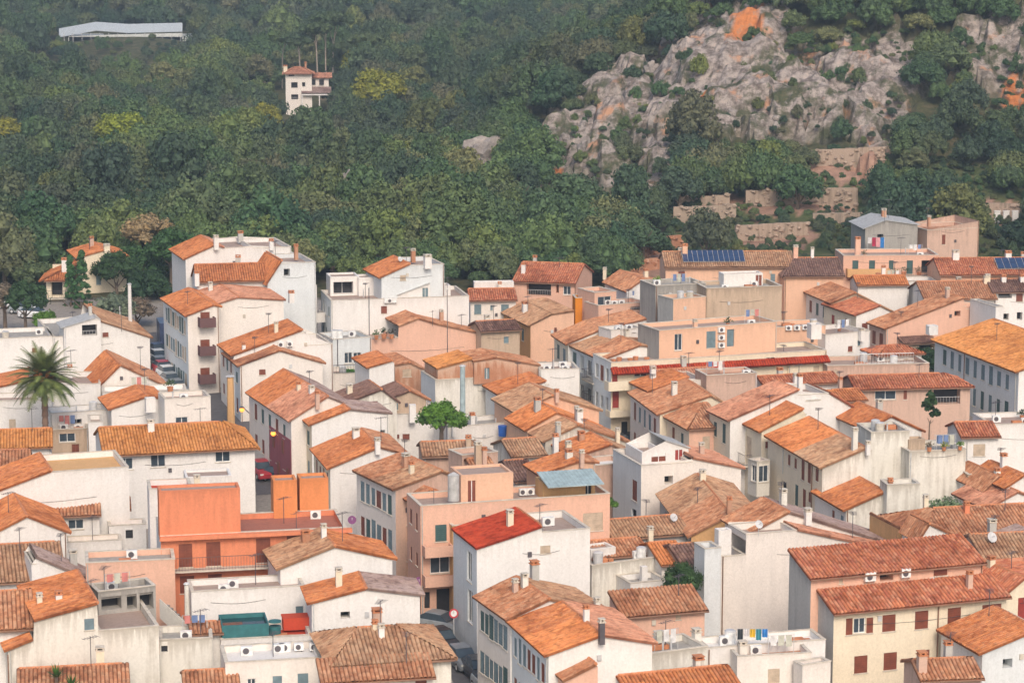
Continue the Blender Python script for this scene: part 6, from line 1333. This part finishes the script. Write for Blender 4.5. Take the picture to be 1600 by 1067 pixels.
def park(px, py, colr, heading, label, s=1.0):
    p = at_z(px, py, 0)
    for _ in range(6): p = at_z(px, py, gz(p.x, p.y))
    if not used[0]: c = car0; used[0] = True; kids = list(c.children)
    else:
        c = car0.copy(); COL.objects.link(c); kids = []
        for ch in car0.children:
            d = ch.copy(); COL.objects.link(d); d.parent = c; kids.append(d)
            for g2 in ch.children: e = g2.copy(); COL.objects.link(e); e.parent = d
    c.location = (p.x, p.y, gz(p.x, p.y) + .04); c.rotation_euler = (0, 0, math.radians(heading)); c.scale = (s, s, s); c['label'] = label; c['group'] = 'cars parked along the town streets'
    for k in kids:
        if k.name.split('.')[0] in ('body', 'roof'): k.material_slots[0].link = 'OBJECT'; k.material_slots[0].material = CARM[colr]
park(688, 985, 'silver', 60, 'silver hatchback parked crosswise below the pink balconies')
park(690, 1012, 'black', 25, 'black car parked just in front of the silver hatchback'); park(722, 1040, 'grey', 20, 'dark grey car behind the silver hatchback in the lower street'); park(748, 1058, 'black', 18, 'black car lower down the same narrow street'); park(765, 1082, 'silver', 18, 'pale car cut off by the bottom edge of the picture')
for (x, y, cc, lab) in [(247, 556, 'blue', 'dark blue car at the far end of the left street'), (248, 566, 'white', 'white car second from the far end of the left street'), (250, 577, 'grey', 'grey car midway down the left parking row'), (255, 584, 'red', 'red car in the left parking row'), (262, 592, 'white', 'white car just in front of the red one'), (267, 603, 'silver', 'silver car near the end of the left parking row'), (276, 614, 'grey', 'dark grey car nearest to us in the left parking row')]: park(x, y, cc, 24, lab)
park(411, 745, 'red', 20, 'red car in the left street seen from behind', 1.1); park(440, 752, 'black', 60, 'black car next to the red one behind the salmon building')
park(985, 700, 'black', 25, 'dark car on the curving street below the corner building')
for (x, y, cc, lab) in [(20, 482, 'white', 'white car parked under the trees at far left'), (38, 490, 'silver', 'silver car parked beside the far left villa'), (12, 470, 'blue', 'blue car in shade at the far left lot'), (55, 497, 'white', 'white car nearest the far left villa wall')]: park(x, y, cc, 70, lab)

# ============================================================ street furniture and loose things
def lamp(px, py, z, label, warm=True):
    p = at_z(px, py, z); o = empty('street_lamp', (p.x, p.y, gz(p.x, p.y)), 0, label, 'street lamp'); m = MB(); m.tube((p.x + 1.4, p.y, p.z - 1.0), (p.x, p.y, p.z + .35), .05, k=5); m.build('arm', metal, o, o)
    b = MB(); b.ball(p, .26, k=10); b.build('lamp_globe', plain('lit lamp', (1, .5, .15), .5, 0, ((1.0, .30, .03), 1.5)), o, o)
    c = MB(); c.tube(p + Vector((0, 0, .2)), p + Vector((0, 0, .36)), .28, .08, 8); c.build('lamp_shade', metal, o, o)
lamp(378, 640, 5.5, 'lit amber street lamp over the left street'); lamp(427, 677, 5.2, 'lit amber street lamp on the facade with painted lamp tint')
def sign(px, py, z, label, col, ring):
    p = at_z(px, py, z); o = empty('road_sign', (p.x, p.y, 0), 0, label, 'sign'); m = MB(); m.tube((p.x, p.y, gz(p.x, p.y)), (p.x, p.y, z + .2), .04, k=6); m.build('pole', railm, o, o)
    d = Vector((.2, -1, .25)).normalized(); q = MB(); q.tube(p - d * .01, p + d * .02, .36, k=20); dd = q.build('sign_plate', ring, o, o); q = MB(); q.tube(p + d * .021, p + d * .03, .24, k=18); q.build('sign_face', col, dd, o)
redp = plain('sign red', (.55, .03, .05), .5); purp = plain('sign purple', (.22, .05, .20), .5)
sign(655, 908, 3.2, 'round purple red sign on the corner below the pink balconies', purp, purp); sign(709, 958, 2.4, 'round white and red no entry ring sign beside the silver car', whitem, redp)
sign(550, 812, 3.6, 'small magenta round sign hanging in the narrow street', purp, purp)
# shop awning far left street
p = at_z(235, 535, 5.2); o = empty('bus', (p.x, p.y, 3), math.radians(16), 'dark blue lorry with round red mark at the end of the left street', 'lorry'); inv = o
mb = MB(); 
for x0, w_, z0_, z1_, mt, nm in ((0, 1.9, 3.4, 5.8, CARM['blue'], 'cargo_box'),):
    mb.box((p.x, p.y + 8, 3.6), Vector((2.0, .4, 0)), Vector((-1, 4.5, 0)), Vector((0, 0, 2.5))); mb.build(nm, mt, o, o)
m = MB(); m.tube(Vector((p.x + 1.15, p.y + 8.13, 5.0)), Vector((p.x + 1.16, p.y + 8.08, 5.0)), .45, k=16); m.build('red_mark', redp, o, o)
m = MB()
for dx in (.2, 1.6): m.tube((p.x + dx, p.y + 8.9, 3.5), (p.x + dx + .2, p.y + 8.95, 3.5), .45, k=12)
m.build('wheels', rub, o, o)
# poles
def pole(px, ytop, ybot, D_, r, mat, label, name='pole', cat='pole'):
    a = at_d(px, ytop, D_); b = at_d(px, ybot, D_); o = empty(name, (b.x, b.y, b.z), 0, label, cat); m = MB(); m.tube((b.x, b.y, gz(b.x, b.y)), (b.x, b.y, a.z), r, r * .8, 8); m.build('shaft', mat, o, o)
    m = MB(); m.tube((b.x, b.y, a.z), (b.x, b.y, a.z + .12), r * 1.2, r * .6, 8); m.build('cap', railm, o, o)
pole(204, 444, 515, 296, .25, MATS['white'], 'tall white masonry pole left of the hipped roofs'); pole(723, 572, 665, 244, .3, T['metal'], 'thick blue grey pole against the stained white wall')
pole(293, 912, 975, 180, .22, MATS['oldwhite'], 'stubby white pole in front of the salmon building'); pole(361, 588, 655, 262, .42, MATS['ochre'], 'ochre painted corner pillar on the left street'); pole(699, 452, 515, 276, .05, metal, 'thin dark pole on the pink gable terrace')
pole(577, 450, 520, 282, .06, metal, 'thin dark mast in front of the large white building'); pole(188, 480, 515, 300, .07, railm, 'thin pale pole beside the tall white one')
# solar panels
pv = plain('solar cell', (.03, .06, .14), .2); 
def panels(H, x0, y0, x1, y1, nx, ny, label, z):
    a = H.hit(x0, y1) + Vector((0, 0, .35)); s = F / a.y; W = (x1 - x0) / s; dr = (H.v * 1 + Vector((0, 0, .42))).normalized(); run = max(2.0, (y1 - y0) / s / .55); o = empty('solar_panels', tuple(a - Vector((0, 0, .35))), H.th, label, 'solar panels')
    for i in range(nx):
        for j in range(ny):
            m = MB(); p = a + H.u * (W * i / nx) + dr * (run * j / ny); m.box(p, H.u * (W / nx - .08), dr * (run / ny - .08), Vector((0, 0, .05))); m.build('panel', pv, o, o)
    m = MB()
    for i in range(nx + 1): p = a + H.u * (W * i / nx - .04) - Vector((0, 0, .04)); m.tube(p, p + dr * run, .025, k=4); m.tube(p + dr * run * .9, p + dr * run * .9 - Vector((0, 0, .7)), .025, k=4)
    for j in range(ny + 1): p = a + dr * (run * j / ny - .04) - Vector((0, 0, .03)); m.tube(p, p + H.u * W, .025, k=4)
    m.build('rack', railm, o, o)
panels(SOLAR1, 1068, 394, 1166, 413, 12, 2, 'long blue rack of solar panels on the brown roof', 0); panels(SOLAR2, 1560, 406, 1625, 424, 6, 2, 'dark solar panels on the orange roof at the right edge', 0)
# laundry
def laundry(items, H, z, x0, x1, yt, D_, label):
    a = at_d(x0, yt, D_); b = at_d(x1, yt, D_); o = empty('clothes_line', (a.x, a.y, a.z - 1.6), 0, label, 'laundry'); m = MB(); m.tube(a, b, .02, k=4); m.tube(a - Vector((0, 0, 2.4)), a, .03, k=4); m.tube(b - Vector((0, 0, 2.4)), b, .03, k=4); m.build('line', railm, o, o)
    n_ = len(items)
    for i, (cn, cc, hh) in enumerate(items):
        m = MB(); p = a.lerp(b, (i + .06) / n_); q = a.lerp(b, (i + .94) / n_); K = 6
        for k in range(K):
            f0 = Vector((0, .06 * math.sin(k * 2.1), 0)); f1 = Vector((0, .06 * math.sin((k + 1) * 2.1), 0)); s0 = p.lerp(q, k / K) + f0; s1 = p.lerp(q, (k + 1) / K) + f1
            m.q([s0, s1, s1 - Vector((0, 0, hh)), s0 - Vector((0, 0, hh))]); m.q([s1 + Vector((0, .03, 0)), s0 + Vector((0, .03, 0)), s0 + Vector((0, .03, -hh)), s1 + Vector((0, .03, -hh))])
        m.build('cloth', plain('cloth ' + cn, cc, .9), o, o)
Dg = GREYT.A.y - 1.5
laundry([('white', (.7, .68, .68), .8), ('crimson', (.5, .04, .10), 1.2), ('pink', (.8, .4, .42), 1.3), ('blue', (.05, .25, .60), 1.4)], None, 0, 1356, 1382, 371, Dg, 'red, pink and blue washing beside the grey roofed house')
laundry([('purple', (.25, .06, .25), .7), ('white', (.7, .68, .68), .5), ('purple', (.25, .06, .25), .8), ('grey', (.4, .4, .42), .7)], None, 0, 1337, 1362, 575, RAILH.A.y - .1 + 1, 'purple washing on the long railed terrace')
laundry([('dark', (.05, .06, .07), .8), ('white', (.7, .68, .68), .5), ('yellow', (.75, .5, .05), .6), ('teal', (.06, .28, .36), .8), ('blue', (.05, .25, .60), .6)], None, 0, 1152, 1200, 982, CLOTH.A.y + 1.2, 'yellow and teal washing below the tall blank building')
# railing terrace
def rail(H, a0, a1, t, z, h, label, mat=railm):
    o = empty('terrace_railing', tuple(H.P(a0, t, z)), H.th, label, 'railing'); m = MB(); m.tube(H.P(a0, t, z + h), H.P(a1, t, z + h), .04, k=4); m.tube(H.P(a0, t, z + h * .1), H.P(a1, t, z + h * .1), .03, k=4); m.build('rail', mat, o, o)
    m = MB(); n_ = int((a1 - a0) / .3)
    for i in range(n_ + 1): p = H.P(a0 + (a1 - a0) * i / n_, t, z); m.tube(p, p + Vector((0, 0, h)), .02, k=3)
    m.build('balusters', mat, o, o)
rail(RAILH, 3, 9.2, .1, 8.05, 1.1, 'white railing along the long pale terrace', frame_w)
rail(ANNEX, .3, 4.4, .1, 5.05, .9, 'dark railing around the small green roof terrace', metal)
# plants in pots on terraces
def pots(H, spots_, label, z=None, mats=(LF, LD, LP)):
    for i, (x, y, s) in enumerate(spots_):
        p = at_z(x, y, H.z + (z or 0)); o = empty('potted_plant', tuple(p), 0, label[i % len(label)], 'potted plant'); m = MB(); m.tube(p, p + Vector((0, 0, .35 * s)), .16 * s, .22 * s, 9); m.build('pot', potm, o, o)
        m = MB(); rr = random.Random(i + int(x))
        for k in range(60):
            a = rr.uniform(0, 6.28); e = rr.uniform(.1, 1.5); d = Vector((math.cos(a) * math.cos(e), math.sin(a) * math.cos(e), math.sin(e))); q = p + Vector((0, 0, .4 * s)) + d * s * rr.uniform(.1, .5); w = d.orthogonal().normalized() * .07; m.q([q - w, q + d * .1, q + w, q - d * .08])
        m.build('leaves', mats[i % len(mats)], o, o)
pots(PINKG, [(588, 530, 1.2), (600, 529, 1.5), (612, 529, 1.3)], ['leftmost potted plant on the pink gable terrace wall', 'tallest potted plant on the pink gable terrace', 'potted plant beside the pink gable step'])
pots(PINKT, [(1396, 431, 1.3), (1412, 431, 1.5), (1436, 431, 1.4), (1459, 431, 1.4)], ['leftmost balcony plant of the pink terrace house', 'bushy balcony plant left of the green door', 'balcony plant right of the green door', 'rightmost balcony plant of the pink terrace house'], z=-2.6)
pots(FLOWT, [(1452, 705, 1.0), (1475, 704, .9), (1500, 703, .9)], ['dark red flower pot at the left of the stained terrace', 'flower pot in the middle of the stained terrace', 'flower pot at the right of the stained terrace'], mats=(LP, LY, LF))
pots(PLT, [(266, 612, 1.5)], ['solitary potted palmlet on the long white roof'], mats=(LD,))
# tank, teal pool, green mat
p = at_z(785, 690, 5); o = empty('water_tank', tuple(p), 0, 'bright blue plastic barrel among the rooftops', 'barrel'); m = MB(); bl = plain('blue plastic', (.03, .14, .55), .5); p = at_d(785, 681, 244); m.tube(p, p + Vector((0, 0, .95)), .38, .42, 14); b_ = m.build('barrel', bl, o, o); m = MB(); m.tube(p + Vector((0, 0, .953)), p + Vector((0, 0, 1.02)), .44, k=14); m.build('lid', bl, o, o)
teal = plain('teal cover', (.03, .15, .16), .7)
p = at_z(347, 998, 4.2); o = empty('pool_tank', tuple(p), TEAL.th, 'teal rectangular rooftop tank with dark water beside the striped tiles', 'tank'); m = MB(); m.box(p, TEAL.u * 3.3, TEAL.v * .1, Vector((0, 0, .95))); m.box(p + TEAL.v * 2.9, TEAL.u * 3.3, TEAL.v * .1, Vector((0, 0, .95))); m.box(p + TEAL.v * .1, TEAL.u * .1, TEAL.v * 2.8, Vector((0, 0, .95))); m.box(p + TEAL.v * .1 + TEAL.u * 3.2, TEAL.u * .1, TEAL.v * 2.8, Vector((0, 0, .95))); m.build('tank_wall', teal, o, o)
m = MB(); m.box(p + (TEAL.u + TEAL.v) * .103 + Vector((0, 0, .1)), TEAL.u * 3.09, TEAL.v * 2.79, Vector((0, 0, .55))); m.build('water', plain('dark water', (.01, .05, .06), .1), o, o)
p = TEAL.P(3.9, 1.0, 3.8); o = empty('water_tank', tuple(p), 0, 'teal barrel standing on the red terrace', 'barrel'); m = MB(); m.tube(p, p + Vector((0, 0, .95)), .42, .44, 14); m.build('barrel', teal, o, o); m = MB(); m.tube(p + Vector((0, 0, 1.253)), p + Vector((0, 0, 1.33)), .46, k=14); m.build('lid', teal, o, o)
p = at_z(443, 985, 4.0); o = empty('shed', tuple(p), TEAL.th, 'bright red shed corner beside the dark door', 'shed'); m = MB(); m.box(p, TEAL.u * 1.9, TEAL.v * 1.2, Vector((0, 0, .8))); m.build('wall', MATS['redpaint'], o, o); m = MB(); m.box(p + Vector((0, 0, .803)) - TEAL.u * .05, TEAL.u * 2.0, TEAL.v * 1.3, Vector((0, 0, .08))); m.build('roof', MATS['redpaint'], o, o)
gm = leafmat('turf', [(0, (.08, .20, .03)), (1, (.09, .22, .03))]); m = MB(); m.box(ANNEX.P(2.6, .5, 4.56), ANNEX.u * 1.9, ANNEX.v * 3.6, Vector((0, 0, .12))); 
for k in range(350): q = ANNEX.P(2.6 + random.uniform(0, 1.9), .5 + random.uniform(0, 3.6), 4.67); w = Vector((random.uniform(-.05, .05), random.uniform(-.05, .05), 0)); m.q([q - w, q + w, q + w + Vector((0, 0, .2)), q - w + Vector((0, 0, .2))])
o = m.build('roof_lawn', gm); tag(o, 'small bright green lawn on the annex roof', 'lawn', kind='stuff')
# outdoor stair lower left
o = empty('outdoor_stair', tuple(STAIR.P(0, 0, 0)), STAIR.th, 'stained concrete stair running down beside the pergola room', 'stair')
p0 = at_d(250, 950, 181.0); p1 = at_d(318, 1012, 178.5); n_ = 13; st = (p1 - p0) / n_; dv = Vector((.3, 1, 0)).normalized()
for i in range(n_):
    m = MB(); q = p0 + st * i; m.box(q + Vector((0, 0, -.5)), Vector((st.x, st.y, 0)), dv * 1.2, Vector((0, 0, .5))); m.build('step', MATS['concrete'], o, o)
m = MB(); e = Vector((0, -.18, 0)); m.q([p0 + e + Vector((0, 0, -.7)), p1 + e + Vector((0, 0, -.7)), p1 + e + Vector((0, 0, .75)), p0 + e + Vector((0, 0, .75))]); e2 = Vector((0, -.02, 0)); m.q([p0 + e2 + Vector((0, 0, -.7)), p1 + e2 + Vector((0, 0, -.7)), p1 + e2 + Vector((0, 0, .75)), p0 + e2 + Vector((0, 0, .75))]); m.q([p0 + e + Vector((0, 0, .75)), p1 + e + Vector((0, 0, .75)), p1 + e2 + Vector((0, 0, .75)), p0 + e2 + Vector((0, 0, .75))]); m.build('side_wall', MATS['oldwhite'], o, o)
# agave plants bottom left
for (x, y, lab) in [(88, 1058, 'large spiky agave at the bottom left edge'), (112, 1075, 'second smaller agave right of the large one')]:
    p = at_z(x, y, 4.6); o = empty('agave', tuple(p), 0, lab, 'plant'); m = MB(); rr = random.Random(x)
    for k in range(26):
        a = k * 2.4; e = .3 + 1.1 * (1 - k / 26) + rr.uniform(-.1, .1); d = Vector((math.cos(a) * math.cos(e), math.sin(a) * math.cos(e), math.sin(e))); w = Vector((-math.sin(a), math.cos(a), 0)) * .07; L = rr.uniform(.8, 1.3); mid = p + d * L * .5; m.q([p - w, p + w, mid + w * .8, mid - w * .8]); m.q([mid - w * .8, mid + w * .8, p + d * L + Vector((0, 0, -.1))])
    m.build('leaves', LF, o, o); m = MB(); m.tube(p - Vector((0, 0, 1)), p + Vector((0, 0, .2)), .12, k=6); m.build('stem', bark, o, o)

random.seed(99)
for H_ in HOUSES: H_.clutter()
